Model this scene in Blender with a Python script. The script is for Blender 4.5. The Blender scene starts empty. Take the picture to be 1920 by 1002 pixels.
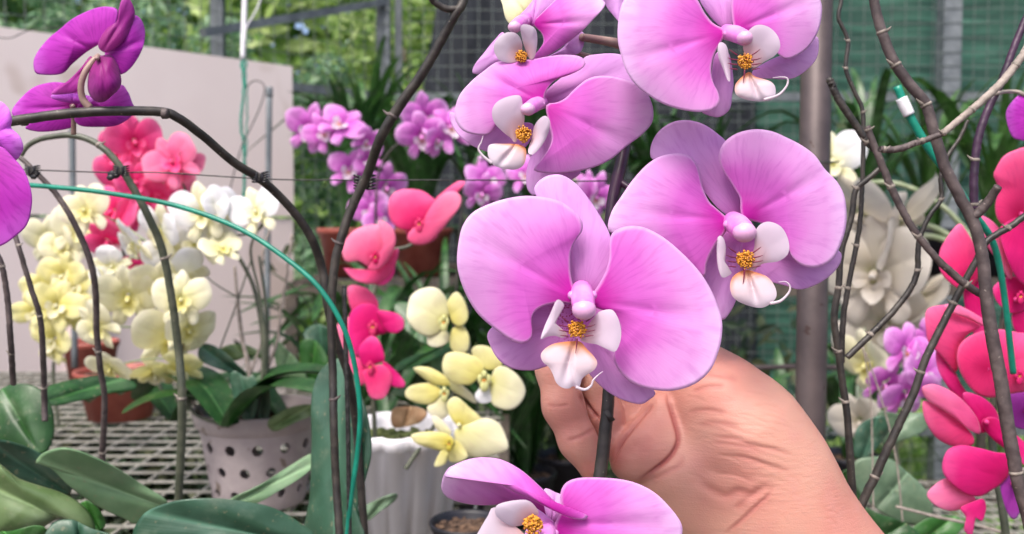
import bpy, math, random
import numpy as np
from mathutils import Vector, Matrix
random.seed(7)
rng = np.random.default_rng(7)
R = math.radians

# ------------------------------------------------------------------ camera, sky, sun, exposure
scene = bpy.context.scene
COL = scene.collection
F = 1700.0                       # focal length in photograph pixels (1920 wide)
CAM_H = 1.45
PITCH = R(2.73)
cam_d = bpy.data.cameras.new("camera"); cam = bpy.data.objects.new("camera", cam_d); COL.objects.link(cam)
cam.location = (0, 0, CAM_H); cam.rotation_euler = (R(90) - PITCH, 0, 0)
cam_d.sensor_width = 36; cam_d.lens = F / 1920 * 36
cam_d.clip_start = 0.02; cam_d.clip_end = 500
cam_d.dof.use_dof = True; cam_d.dof.focus_distance = 0.42; cam_d.dof.aperture_fstop = 11.5
scene.camera = cam
world = bpy.data.worlds.new("World"); scene.world = world; world.use_nodes = True
wn = world.node_tree.nodes; wl = world.node_tree.links
sky = wn.new("ShaderNodeTexSky"); sky.sky_type = 'NISHITA'; sky.sun_disc = False
SUN_EL, SUN_AZ = R(58), R(205)
sky.sun_elevation = SUN_EL; sky.sun_rotation = SUN_AZ; sky.air_density = 0.6; sky.dust_density = 4.0; sky.ozone_density = 0.2
wl.new(sky.outputs[0], wn["Background"].inputs[0]); wn["Background"].inputs[1].default_value = 0.12
sun_d = bpy.data.lights.new("sun", 'SUN'); sun_d.energy = 1.2; sun_d.angle = R(22); sun_d.color = (1, .97, .93)
sun = bpy.data.objects.new("sun", sun_d); COL.objects.link(sun)
sd = Vector((math.sin(SUN_AZ) * math.cos(SUN_EL), math.cos(SUN_AZ) * math.cos(SUN_EL), math.sin(SUN_EL)))
sun.rotation_euler = sd.to_track_quat('Z', 'Y').to_euler()
scene.view_settings.view_transform = 'Standard'; scene.view_settings.look = 'None'
scene.view_settings.exposure = 1.38; scene.view_settings.gamma = 1

CM = np.array(Matrix.Translation(cam.location) @ cam.rotation_euler.to_matrix().to_4x4())
def P(x, y, d):                  # photograph pixel + distance in front of the camera -> world point
    v = CM @ np.array([(x - 960) / F * d, -(y - 501) / F * d, -d, 1.0])
    return v[:3]
def PA(a):
    a = np.asarray(a, float)
    q = np.stack([(a[:, 0] - 960) / F * a[:, 2], -(a[:, 1] - 501) / F * a[:, 2], -a[:, 2], np.ones(len(a))], 1)
    return (q @ CM.T)[:, :3]

# ------------------------------------------------------------------ object helpers
ORG = {}
def build(name, parts, mats, parent=None, origin=None, smooth=True, solid=0, local=False):
    """ONE mesh object out of parts = [(verts, faces, mat_index, uv1, uv2)]"""
    if isinstance(parts, tuple): parts = [parts]
    V = []; Fc = []; MI = []; U1 = []; U2 = []; n = 0
    for p in parts:
        v, f = np.asarray(p[0], float), p[1]
        mi = p[2] if len(p) > 2 else 0
        u1 = p[3] if len(p) > 3 and p[3] is not None else np.zeros((len(v), 2))
        u2 = p[4] if len(p) > 4 and p[4] is not None else np.zeros((len(v), 2))
        V.append(v); U1.append(u1); U2.append(u2)
        Fc += [tuple(i + n for i in q) for q in f]; MI += [mi] * len(f); n += len(v)
    V = np.concatenate(V); U1 = np.concatenate(U1); U2 = np.concatenate(U2)
    if local: org = np.zeros(3)
    elif origin is not None: org = np.asarray(origin, float)
    elif parent is not None and parent.name in ORG: org = ORG[parent.name]
    else:
        org = V.mean(0); org[2] = V[:, 2].min()
    me = bpy.data.meshes.new(name); me.from_pydata((V - org).tolist(), [], Fc); me.update()
    for m in (mats if isinstance(mats, (list, tuple)) else [mats]): me.materials.append(m)
    me.polygons.foreach_set("material_index", MI)
    me.polygons.foreach_set("use_smooth", [smooth] * len(Fc))
    li = np.empty(len(me.loops), int); me.loops.foreach_get("vertex_index", li)
    for nm, U in (("a", U1), ("b", U2)):
        l = me.uv_layers.new(name=nm); l.data.foreach_set("uv", U[li].ravel())
    o = bpy.data.objects.new(name, me); COL.objects.link(o)
    if parent is not None:
        o.parent = parent
        o.location = Vector(org - ORG.get(parent.name, np.zeros(3))) if not local else (0, 0, 0)
    else: o.location = Vector(org)
    ORG[o.name] = org
    if solid:
        m = o.modifiers.new("thickness", 'SOLIDIFY'); m.thickness = solid; m.offset = 0
    return o
def empty(name, loc, label=None, cat=None, group=None):
    o = bpy.data.objects.new(name, None); COL.objects.link(o); o.location = Vector(loc); o.empty_display_size = .02
    ORG[o.name] = np.asarray(loc, float); tag(o, label, cat, group); return o
def tag(o, label=None, cat=None, group=None, kind=None):
    if label: o["label"] = label
    if cat: o["category"] = cat
    if group: o["group"] = group
    if kind: o["kind"] = kind
    return o
def copy_tree(o, parent=None):
    c = o.copy(); COL.objects.link(c); c.parent = parent
    for ch in list(o.children): copy_tree(ch, c)
    return c

# ------------------------------------------------------------------ geometry helpers
def spline(pts, n, closed=False):
    p = np.asarray(pts, float); m = len(p); out = []
    segs = m if closed else m - 1
    L = [np.linalg.norm(p[(i + 1) % m] - p[i]) for i in range(segs)]
    cum = np.concatenate([[0], np.cumsum(L)]); tot = cum[-1]
    ts = np.linspace(0, tot, n, endpoint=not closed)
    for t in ts:
        i = min(int(np.searchsorted(cum, t, side='right') - 1), segs - 1); u = (t - cum[i]) / max(L[i], 1e-9)
        g = (lambda k: p[k % m]) if closed else (lambda k: p[min(max(k, 0), m - 1)])
        a, b, c, d = g(i - 1), g(i), g(i + 1), g(i + 2)
        out.append(.5 * ((2 * b) + (c - a) * u + (2 * a - 5 * b + 4 * c - d) * u * u + (3 * b - a - 3 * c + d) * u ** 3))
    return np.array(out)
def tube_raw(C, rad, segs=10, caps=True):
    C = np.asarray(C, float); n = len(C); rad = np.broadcast_to(np.asarray(rad, float), (n,))
    T = np.gradient(C, axis=0); T /= np.linalg.norm(T, axis=1)[:, None] + 1e-12
    up = np.array([0.13, .31, .94]); V = []
    x = np.cross(T[0], up); x /= np.linalg.norm(x)
    for i in range(n):
        x = x - T[i] * np.dot(x, T[i]); x /= np.linalg.norm(x) + 1e-12
        y = np.cross(T[i], x)
        for k in range(segs):
            a = 2 * math.pi * k / segs
            V.append(C[i] + rad[i] * (x * math.cos(a) + y * math.sin(a)))
    Fc = [(i * segs + k, i * segs + (k + 1) % segs, (i + 1) * segs + (k + 1) % segs, (i + 1) * segs + k) for i in range(n - 1) for k in range(segs)]
    if caps:
        Fc.append(tuple(range(segs))[::-1]); Fc.append(tuple((n - 1) * segs + k for k in range(segs)))
    al = np.repeat(np.linspace(0, 1, n), segs); an = np.tile(np.arange(segs) / segs, n)
    return np.array(V), Fc, 0, np.stack([al, an], 1), None
def tube(pts, r, n=40, segs=10, mi=0, jit=0):
    C = spline(pts, n)
    rr = np.interp(np.linspace(0, 1, n), np.linspace(0, 1, len(r)), r) if hasattr(r, '__len__') else np.full(n, r)
    if jit: C = C + rng.normal(0, jit, C.shape)
    t = tube_raw(C, rr, segs); return (t[0], t[1], mi, t[3], None)
def ptube(pts, wpx, d=None, n=40, mi=0, segs=10, jit=0):    # tube along photo pixels; wpx = width in pixels at that distance
    a = np.array([(p[0], p[1], p[2] if len(p) > 2 else d) for p in pts], float)
    w = np.atleast_1d(np.asarray(wpx, float))
    ds = np.interp(np.linspace(0, 1, n), np.linspace(0, 1, len(a)), a[:, 2])
    ws = np.interp(np.linspace(0, 1, n), np.linspace(0, 1, len(w)), w)
    C = PA(spline(a, n))
    if jit: C = C + rng.normal(0, jit, C.shape)
    t = tube_raw(C, ws * .5 * ds / F, segs); return (t[0], t[1], mi, t[3], None)
def lathe(prof, n=48, center=(0, 0, 0), flute=0, nf=0, mi=0):
    prof = np.asarray(prof, float); V = []
    for r, z in prof:
        for k in range(n):
            a = 2 * math.pi * k / n; rr = r * (1 + flute * abs(math.sin(nf * a / 2)) ** .7) if flute else r
            V.append((center[0] + rr * math.cos(a), center[1] + rr * math.sin(a), center[2] + z))
    m = len(prof)
    Fc = [(i * n + k, i * n + (k + 1) % n, (i + 1) * n + (k + 1) % n, (i + 1) * n + k) for i in range(m - 1) for k in range(n)]
    return np.array(V), Fc, mi
def box(c, s, rot=0, mi=0):
    c = np.asarray(c, float); s = np.asarray(s, float) / 2; ca, sa = math.cos(rot), math.sin(rot)
    V = []
    for dx in (-1, 1):
        for dy in (-1, 1):
            for dz in (-1, 1):
                x, y = dx * s[0], dy * s[1]; V.append((c[0] + ca * x - sa * y, c[1] + sa * x + ca * y, c[2] + dz * s[2]))
    return np.array(V), [(0, 1, 3, 2), (4, 6, 7, 5), (0, 4, 5, 1), (2, 3, 7, 6), (0, 2, 6, 4), (1, 5, 7, 3)], mi
def beam(a, b, w, h=None, mi=0):
    """box section bar between two points"""
    a = np.asarray(a, float); b = np.asarray(b, float); h = h or w; t = b - a; L = np.linalg.norm(t); t /= L
    up = np.array([0, 0, 1.]) if abs(t[2]) < .95 else np.array([0, 1., 0]); x = np.cross(t, up); x /= np.linalg.norm(x); y = np.cross(x, t)
    V = [p + x * sx * w / 2 + y * sy * h / 2 for p in (a, b) for sx, sy in ((-1, -1), (1, -1), (1, 1), (-1, 1))]
    return np.array(V), [(3, 2, 1, 0), (4, 5, 6, 7), (0, 1, 5, 4), (1, 2, 6, 5), (2, 3, 7, 6), (3, 0, 4, 7)], mi
def ball(c, r, nu=12, nv=8, sc=(1, 1, 1), mi=0):
    V = []; Fc = []
    for j in range(nv + 1):
        ph = math.pi * j / nv
        for i in range(nu):
            th = 2 * math.pi * i / nu
            V.append((c[0] + r * sc[0] * math.sin(ph) * math.cos(th), c[1] + r * sc[1] * math.sin(ph) * math.sin(th), c[2] + r * sc[2] * math.cos(ph)))
    for j in range(nv):
        for i in range(nu): Fc.append((j * nu + i, (j + 1) * nu + i, (j + 1) * nu + (i + 1) % nu, j * nu + (i + 1) % nu))
    return np.array(V), Fc, mi
def patch2(outline, base, nr=18, na=84):
    """closed outline -> rings round its centroid; returns xy, s(0 centre..1 rim), r (distance from base 0..1), ang about the axis, faces"""
    o = spline(outline, na, closed=True); c = o.mean(0)
    A = .5 * np.sum(o[:, 0] * np.roll(o[:, 1], -1) - np.roll(o[:, 0], -1) * o[:, 1])
    if A > 0: o = o[::-1]
    ss = np.linspace(0, 1, nr + 1)[1:] ** .85
    xy = [c[None]]; s = [np.zeros(1)]
    for q in ss: xy.append(c + (o - c) * q); s.append(np.full(na, q))
    xy = np.concatenate(xy); s = np.concatenate(s)
    base = np.asarray(base, float); dv = xy - base; far = np.linalg.norm(o - base, axis=1).max()
    r = np.linalg.norm(dv, axis=1) / far
    ax = c - base; ang = np.arctan2(ax[0] * dv[:, 1] - ax[1] * dv[:, 0], ax[0] * dv[:, 0] + ax[1] * dv[:, 1])
    Fc = [(0, 1 + k, 1 + (k + 1) % na) for k in range(na)]
    for j in range(nr - 1):
        a, b = 1 + j * na, 1 + (j + 1) * na
        Fc += [(a + k, b + k, b + (k + 1) % na, a + (k + 1) % na) for k in range(na)]
    th = np.concatenate([[0], np.tile(np.arange(na) / na * 2 * math.pi, nr)])
    return xy, s, r, ang, th, Fc
SEED = [0]
def petal_px(outline, base, d, dt=0, dome=.006, curl=.004, rip=.0012, tx=0, ty=0, mi=0, nr=18, na=84, sk=1.0):
    """outline and base in photo pixels; d = distance of the base, dt = how much farther the far end lies, dome/curl/rip = relief in metres,
    tx, ty = slope across x and y (metres over the patch's half size)"""
    SEED[0] += 1; g = np.random.default_rng(SEED[0])
    xy, s, r, ang, th, Fc = patch2(outline, base, nr, na)
    c = xy[0]; half = np.abs(xy - c).max(0) + 1e-9
    dep = d + dt * r - dome * (1 - s ** 2) + curl * s ** 5
    dep += tx * (xy[:, 0] - c[0]) / half[0] + ty * (xy[:, 1] - c[1]) / half[1]
    for k in (2, 3, 5):
        dep += rip * g.uniform(.4, 1) / (k - 1) * 1.4 * s ** 2 * np.sin(k * th + g.uniform(0, 6))
    # furrow down the middle of the petal
    dep += .0010 * np.exp(-(ang / .10) ** 2) * np.sin(np.clip(r, 0, 1) * math.pi) * sk
    # gentle veins
    fr = g.uniform(0, 6)
    V = PA(np.column_stack([xy, dep]))
    return V, Fc, mi, np.column_stack([r, s]), np.column_stack([ang, r])
def ribbon(C, w, up=(0, 0, 1), fold=.25, n=24, nx=6, mi=0, shape=None, twist=0):
    """leaf along spine C with half-width w * profile, folded along its midrib"""
    C = spline(C, n); T = np.gradient(C, axis=0); T /= np.linalg.norm(T, axis=1)[:, None] + 1e-12
    up = np.asarray(up, float); V = []; U1 = []; U2 = []
    for i in range(n):
        t = i / (n - 1); x = np.cross(T[i], up); x /= np.linalg.norm(x) + 1e-9; nrm = np.cross(x, T[i])
        if twist:
            a = twist * t; x, nrm = x * math.cos(a) + nrm * math.sin(a), nrm * math.cos(a) - x * math.sin(a)
        pr = shape(t) if shape else (math.sin(math.pi * min(1, .06 + t * .94)) ** .55)
        for k in range(nx + 1):
            q = k / nx * 2 - 1
            V.append(C[i] + x * q * w * pr + nrm * abs(q) * fold * w * pr); U1.append((t, abs(q))); U2.append((q * .6, t))
    Fc = [(i * (nx + 1) + k, i * (nx + 1) + k + 1, (i + 1) * (nx + 1) + k + 1, (i + 1) * (nx + 1) + k) for i in range(n - 1) for k in range(nx)]
    return np.array(V), Fc, mi, np.array(U1), np.array(U2)

# ------------------------------------------------------------------ materials
def lin(c):
    return tuple(((x / 255) / 12.92 if x / 255 <= .04045 else ((x / 255 + .055) / 1.055) ** 2.4) for x in c) + (1,)
class NT:
    def __init__(s, name):
        s.m = bpy.data.materials.new(name); s.m.use_nodes = True; s.t = s.m.node_tree; s.n = s.t.nodes; s.l = s.t.links
        s.b = s.n["Principled BSDF"]; s.out = s.n["Material Output"]
    def new(s, ty, **k):
        x = s.n.new(ty)
        for a, v in k.items(): setattr(x, a, v)
        return x
    def link(s, a, b): s.l.new(a, b)
    def uv(s, nm):
        u = s.new("ShaderNodeUVMap"); u.uv_map = nm; x = s.new("ShaderNodeSeparateXYZ"); s.link(u.outputs[0], x.inputs[0]); return x, u
    def ramp(s, fac, stops, interp='EASE'):
        r = s.new("ShaderNodeValToRGB"); r.color_ramp.interpolation = interp
        e = r.color_ramp.elements
        while len(e) < len(stops): e.new(.5)
        for el, (p, c) in zip(e, stops): el.position = p; el.color = c
        s.link(fac, r.inputs[0]); return r.outputs[0]
    def noise(s, scale, vec=None, detail=4, rough=.5, dim='3D'):
        x = s.new("ShaderNodeTexNoise"); x.inputs["Scale"].default_value = scale; x.inputs["Detail"].default_value = detail; x.inputs["Roughness"].default_value = rough
        if vec is None:
            g = s.new("ShaderNodeTexCoord"); vec = g.outputs["Object"]
        s.link(vec, x.inputs["Vector"]); return x.outputs[0]
    def mix(s, f, a, b, mode='MIX'):
        x = s.new("ShaderNodeMix", data_type='RGBA', blend_type=mode)
        for i, v in ((0, f), (6, a), (7, b)):
            if isinstance(v, (int, float)): x.inputs[i].default_value = v
            elif isinstance(v, tuple): x.inputs[i].default_value = v
            else: s.link(v, x.inputs[i])
        return x.outputs[2]
    def math(s, op, a, b=0, clamp=False):
        x = s.new("ShaderNodeMath", operation=op, use_clamp=clamp)
        for i, v in ((0, a), (1, b)):
            if isinstance(v, (int, float)): x.inputs[i].default_value = v
            else: s.link(v, x.inputs[i])
        return x.outputs[0]
    def bump(s, h, strength=.3, dist=.001):
        b = s.new("ShaderNodeBump"); b.inputs["Strength"].default_value = strength; b.inputs["Distance"].default_value = dist
        s.link(h, b.inputs["Height"]); s.link(b.outputs[0], s.b.inputs["Normal"]); return b
    def transl(s, col, f):
        t = s.new("ShaderNodeBsdfTranslucent"); m = s.new("ShaderNodeMixShader"); m.inputs[0].default_value = f
        if isinstance(col, tuple): t.inputs[0].default_value = col
        else: s.link(col, t.inputs[0])
        s.link(s.b.outputs[0], m.inputs[1]); s.link(t.outputs[0], m.inputs[2]); s.link(m.outputs[0], s.out.inputs[0])
def petal_mat(name, base, mid, outer, rim, vein=.25, transl=.28, dots=None, p=(.0, .28, .7), rough=.5):
    t = NT(name); (a, _), (b, _) = t.uv("a"), t.uv("b")
    wob = t.math('MULTIPLY', t.math('SUBTRACT', t.noise(60, detail=3), .5), .22)
    rr = t.math('ADD', a.outputs[0], wob)
    c = t.ramp(rr, [(p[0], lin(base)), (p[1], lin(mid)), (p[2], lin(outer)), (1, lin(rim))])
    c = t.mix(t.ramp(a.outputs[1], [(.93, (0, 0, 0, 1)), (1, (.55, .55, .55, 1))]), c, lin(rim))
    cb = t.new("ShaderNodeCombineXYZ"); t.link(t.math('ADD', t.math('MULTIPLY', b.outputs[0], 9), t.math('MULTIPLY', t.noise(25, detail=2), 3)), cb.inputs[0]); t.link(t.math('MULTIPLY', b.outputs[1], 2.2), cb.inputs[1])
    v = t.noise(1.6, cb.outputs[0], detail=3, rough=.6)
    dark = t.mix(1.0, c, lin(tuple(min(255, int(255 * q)) for q in (.87, .72, .88))), 'MULTIPLY')
    c2 = t.mix(t.math('MULTIPLY', t.ramp(v, [(.46, (0, 0, 0, 1)), (.68, (1, 1, 1, 1))]), vein), c, dark)
    if dots:
        vo = t.new("ShaderNodeTexVoronoi"); vo.inputs["Scale"].default_value = 900
        g = t.new("ShaderNodeTexCoord"); t.link(g.outputs["Object"], vo.inputs["Vector"])
        f = t.math('MULTIPLY', t.ramp(vo.outputs[0], [(.28, (1, 1, 1, 1)), (.42, (0, 0, 0, 1))]), t.ramp(a.outputs[0], [(.12, (1, 1, 1, 1)), (.42, (0, 0, 0, 1))]))
        c2 = t.mix(f, c2, lin(dots))
    t.link(c2, t.b.inputs["Base Color"]); t.b.inputs["Roughness"].default_value = rough; t.b.inputs["Specular IOR Level"].default_value = .25
    t.b.inputs["Sheen Weight"].default_value = .08
    fine = t.noise(900, detail=2)
    cc = t.new("ShaderNodeCombineXYZ"); t.link(t.math('MULTIPLY', b.outputs[0], 40), cc.inputs[0]); t.link(t.math('MULTIPLY', b.outputs[1], 3), cc.inputs[1])
    st = t.noise(1.5, cc.outputs[0], detail=2)
    h = t.math('ADD', t.math('MULTIPLY', st, 1), t.math('MULTIPLY', fine, .25)); t.bump(h, .10, .0010)
    t.transl(c2, transl); return t.m
def leaf_mat(name, col, col2, rough=.38, rib=.6, transl=.12, scale=40, spec=.5):
    t = NT(name); (b, _) = t.uv("b")
    n = t.noise(scale, detail=4)
    c = t.mix(t.ramp(n, [(.35, (0, 0, 0, 1)), (.7, (1, 1, 1, 1))]), lin(col), lin(col2))
    m = t.math('ABSOLUTE', b.outputs[0])
    ribm = t.ramp(m, [(0, (1, 1, 1, 1)), (.045, (0, 0, 0, 1))])
    c = t.mix(t.math('MULTIPLY', ribm, rib), c, lin(tuple(min(255, int(q * 1.25 + 12)) for q in col2)))
    sp = t.noise(260, detail=2); c = t.mix(t.math('MULTIPLY', t.ramp(sp, [(.64, (0, 0, 0, 1)), (.72, (1, 1, 1, 1))]), .45), c, lin((140, 132, 104)))
    du = t.noise(22, detail=5, rough=.7); c = t.mix(t.math('MULTIPLY', t.ramp(du, [(.5, (0, 0, 0, 1)), (.75, (1, 1, 1, 1))]), .35), c, lin((150, 160, 138)))
    t.link(c, t.b.inputs["Base Color"]); t.b.inputs["Roughness"].default_value = rough; t.b.inputs["Specular IOR Level"].default_value = spec
    cc = t.new("ShaderNodeCombineXYZ"); t.link(t.math('MULTIPLY', b.outputs[0], 60), cc.inputs[0]); t.link(b.outputs[1], cc.inputs[1])
    h = t.math('SUBTRACT', t.math('MULTIPLY', t.noise(1.5, cc.outputs[0], detail=2), .3), t.math('MULTIPLY', ribm, .9))
    t.bump(h, .4, .0015); t.transl(c, transl); return t.m
def plain(name, col, col2=None, scale=30, rough=.6, metal=0, spec=.5, bump=.2, bd=.001, detail=5, lo=.35, hi=.7, spots=None, spot_scale=120, spot_lo=.66):
    t = NT(name); n = t.noise(scale, detail=detail, rough=.6)
    c = t.mix(t.ramp(n, [(lo, (0, 0, 0, 1)), (hi, (1, 1, 1, 1))]), lin(col), lin(col2 or col))
    if spots:
        sn = t.noise(spot_scale, detail=3); c = t.mix(t.ramp(sn, [(spot_lo, (0, 0, 0, 1)), (spot_lo + .04, (1, 1, 1, 1))]), c, lin(spots))
    t.link(c, t.b.inputs["Base Color"]); t.b.inputs["Roughness"].default_value = rough; t.b.inputs["Metallic"].default_value = metal
    t.b.inputs["Specular IOR Level"].default_value = spec
    if bump: t.bump(t.noise(scale * 3, detail=4), bump, bd)
    return t.m

M = {}
M['orchid'] = petal_mat('lilac_petal', (186, 26, 156), (208, 98, 196), (220, 154, 216), (230, 188, 232), vein=.34, p=(.08, .38, .78), transl=.28)
M['orchid_sepal'] = petal_mat('lilac_sepal', (200, 100, 188), (218, 146, 216), (222, 162, 226), (228, 178, 232), vein=.3, transl=.3)
M['orchid_dots'] = petal_mat('lilac_sepal_freckled', (190, 86, 176), (208, 130, 204), (214, 150, 216), (222, 168, 224), vein=.3, dots=(150, 20, 90), transl=.3)
M['magenta'] = petal_mat('magenta_petal', (160, 20, 135), (184, 42, 176), (190, 50, 186), (208, 96, 212), vein=.8, transl=.35)
M['magenta_back'] = petal_mat('magenta_sepal_underside', (120, 24, 96), (146, 30, 120), (156, 38, 138), (176, 66, 160), vein=.9, transl=.2)
M['violet'] = petal_mat('violet_petal', (190, 60, 190), (214, 90, 220), (222, 104, 230), (232, 140, 240), vein=.7, transl=.3)
M['coral'] = petal_mat('coral_petal', (206, 10, 92), (236, 50, 124), (242, 84, 146), (248, 116, 168), vein=.3, transl=.35)
M['coral_pale'] = petal_mat('pale_coral_petal', (224, 60, 120), (240, 100, 150), (244, 124, 164), (248, 146, 180), vein=.3, transl=.35)
M['pink'] = petal_mat('hot_pink_petal', (190, 0, 90), (216, 10, 112), (228, 34, 130), (238, 80, 156), vein=.25, transl=.35)
M['pink_pale'] = petal_mat('pale_pink_petal', (224, 40, 120), (242, 96, 158), (246, 120, 172), (250, 146, 188), vein=.25, transl=.35)
M['white'] = petal_mat('white_petal', (214, 214, 150), (226, 226, 212), (230, 230, 230), (236, 236, 240), vein=.1, transl=.3)
M['cream'] = petal_mat('cream_petal', (212, 208, 110), (226, 222, 168), (232, 228, 192), (236, 232, 206), vein=.15, transl=.3)
M['yellow'] = petal_mat('pale_yellow_petal', (206, 192, 80), (222, 214, 128), (228, 222, 156), (232, 228, 178), vein=.2, transl=.3)
M['lilac_small'] = petal_mat('striped_lilac_petal', (176, 40, 150), (206, 96, 196), (222, 136, 214), (234, 180, 232), vein=1.0, transl=.3)
M['purple'] = petal_mat('purple_petal', (120, 30, 120), (150, 44, 150), (170, 60, 170), (180, 90, 190), vein=.3, transl=.3)
def lip_mat():
    t = NT('white_lip'); (a, _) = t.uv("a")
    c = t.ramp(a.outputs[0], [(0, lin((214, 130, 70))), (.24, lin((220, 158, 120))), (.5, lin((216, 196, 202))), (1, lin((214, 202, 214)))])
    e = t.math('MULTIPLY', t.ramp(a.outputs[1], [(.75, (0, 0, 0, 1)), (1, (1, 1, 1, 1))]), t.ramp(a.outputs[0], [(.35, (1, 1, 1, 1)), (.85, (0, 0, 0, 1))]))
    c = t.mix(t.math('MULTIPLY', e, .9), c, lin((218, 136, 84)))
    t.link(c, t.b.inputs["Base Color"]); t.b.inputs["Roughness"].default_value = .6; t.b.inputs["Specular IOR Level"].default_value = .2; t.bump(t.noise(500, detail=2), .15, .0006); t.transl(c, .3); return t.m
M['lip'] = lip_mat()
def side_mat():
    t = NT('pinkish_white_side_lobe'); (a, _) = t.uv("a")
    c = t.ramp(a.outputs[0], [(0, lin((222, 150, 110))), (.3, lin((210, 176, 184))), (.6, lin((210, 194, 208))), (1, lin((214, 200, 214)))])
    t.link(c, t.b.inputs["Base Color"]); t.b.inputs["Roughness"].default_value = .6; t.b.inputs["Specular IOR Level"].default_value = .2; t.transl(c, .3); return t.m
M['side'] = side_mat()
def callus_mat():
    t = NT('spotted_callus'); vo = t.new("ShaderNodeTexVoronoi"); vo.inputs["Scale"].default_value = 1100
    g = t.new("ShaderNodeTexCoord"); t.link(g.outputs["Object"], vo.inputs["Vector"])
    c = t.mix(t.ramp(vo.outputs[0], [(.34, (1, 1, 1, 1)), (.42, (0, 0, 0, 1))]), lin((214, 146, 40)), lin((110, 20, 10)))
    t.link(c, t.b.inputs["Base Color"]); t.b.inputs["Roughness"].default_value = .45; t.bump(vo.outputs[0], .6, .001); return t.m
M['callus'] = callus_mat()
M['column'] = plain('pale_pink_column', (204, 104, 190), (216, 150, 206), 60, .4, bump=.05)
M['column_tip'] = plain('white_column_cap', (206, 152, 192), (216, 174, 204), 60, .38, bump=.05)
M['stripe'] = plain('dark_red_stripe', (96, 8, 48), (120, 16, 60), 60, .5, bump=0)
M['stalk'] = plain('dark_orchid_stalk', (38, 34, 32), (66, 60, 54), 90, .45, bump=.25, spots=(120, 112, 100), spot_scale=500, spot_lo=.70)
M['stalk_green'] = plain('grey_green_stalk', (66, 72, 58), (96, 98, 82), 60, .45, bump=.2, spots=(140, 134, 120), spot_scale=500, spot_lo=.7)
M['stalk_purple'] = plain('purple_black_stalk', (44, 24, 44), (70, 40, 66), 60, .4, bump=.15)
M['stalk_pale'] = plain('dry_grey_stalk', (134, 122, 114), (168, 156, 146), 120, .7, bump=.5, spots=(90, 78, 70), spot_scale=300)
M['stalk_brown'] = plain('brown_grey_stalk', (62, 52, 52), (98, 86, 84), 90, .6, bump=.4, spots=(130, 120, 112), spot_scale=400, spot_lo=.68)
M['node'] = plain('papery_node', (104, 96, 88), (150, 140, 130), 200, .7, bump=.3)
M['root'] = plain('pale_aerial_root', (126, 140, 104), (160, 168, 138), 60, .5, bump=.2)
M['beige'] = petal_mat('beige_petal', (170, 164, 120), (200, 190, 172), (206, 198, 186), (212, 206, 196), vein=.1, transl=.45)
M['dry'] = leaf_mat('dry_curled_leaf', (150, 116, 84), (190, 160, 124), rough=.7)
M['pedicel'] = plain('pale_pedicel', (140, 108, 104), (166, 140, 128), 60, .45, bump=.1)
M['teal'] = plain('teal_plastic_coating', (14, 118, 98), (24, 140, 116), 80, .35, bump=.05)
M['wire'] = plain('dark_wire', (52, 50, 50), (84, 82, 80), 300, .5, metal=.5, bump=.1)
M['clip'] = plain('black_plastic_clip', (14, 13, 16), (26, 24, 30), 100, .3, bump=.05)
M['steel'] = plain('dull_galvanised_steel', (66, 57, 57), (88, 77, 76), 14, .5, metal=.35, bump=.1, spots=(56, 38, 34), spot_scale=70, spot_lo=.68)
M['fence'] = plain('grey_fence_paint', (96, 102, 106), (124, 130, 132), 14, .55, metal=.2, bump=.1)
M['mesh'] = plain('galvanised_mesh', (88, 96, 92), (112, 120, 114), 50, .5, metal=.3, bump=0)
M['rust'] = plain('dark_rusty_mesh', (58, 52, 46), (84, 74, 64), 40, .7, bump=.2)
M['bench'] = plain('weathered_wire_mesh', (140, 138, 128), (176, 174, 164), 40, .55, metal=.2, bump=.1)
M['wall'] = plain('cream_wall_paint', (224, 208, 203), (232, 218, 213), 1.2, .8, bump=.2, bd=.004, spots=(206, 188, 179), spot_scale=2.6, spot_lo=.60)
M['terracotta'] = plain('terracotta_plastic', (136, 64, 54), (164, 88, 74), 20, .5, bump=.15)
M['pot_grey'] = plain('lilac_grey_plastic_pot', (164, 152, 152), (184, 172, 170), 25, .5, bump=.1, spots=(128, 114, 104), spot_scale=36)
M['pot_white'] = plain('white_plastic_planter', (226, 224, 228), (234, 232, 236), 12, .42, bump=.06, spots=(176, 168, 162), spot_scale=30, spot_lo=.7)
M['black_pot'] = plain('black_plastic_pot', (20, 20, 26), (34, 34, 44), 20, .45, bump=.05)
M['soil'] = plain('bark_chips', (52, 38, 30), (120, 94, 74), 130, .9, bump=.9, bd=.004)
M['moss'] = plain('moss', (70, 84, 40), (120, 130, 76), 150, .9, bump=.9, bd=.004)
M['ground'] = plain('dark_earth', (58, 50, 44), (92, 84, 74), 6, .95, bump=.7, bd=.02, spots=(120, 112, 100), spot_scale=25)
M['grass'] = plain('sunny_grass', (84, 122, 46), (124, 160, 72), 5, .9, bump=.8, bd=.03)
M['leaf_dark'] = leaf_mat('dark_green_leaf', (28, 64, 26), (46, 88, 40))
M['leaf_mid'] = leaf_mat('mid_green_leaf', (44, 96, 36), (66, 120, 50))
M['leaf_blue'] = leaf_mat('blue_green_leaf', (46, 80, 60), (64, 100, 80), rough=.33)
M['leaf_pale'] = leaf_mat('pale_green_leaf', (104, 138, 98), (126, 156, 116), rough=.33)
M['leaf_olive'] = leaf_mat('olive_leaf', (84, 108, 64), (116, 138, 92), rough=.35)
M['leaf_grey'] = leaf_mat('grey_green_leaf', (84, 108, 84), (110, 134, 106), rough=.4)
M['strap'] = leaf_mat('dark_strap_leaf', (30, 62, 26), (50, 92, 40), rough=.35, transl=.15)
M['strap2'] = leaf_mat('bright_strap_leaf', (48, 84, 34), (70, 112, 48), rough=.35, transl=.25)
M['net_black'] = None
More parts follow.
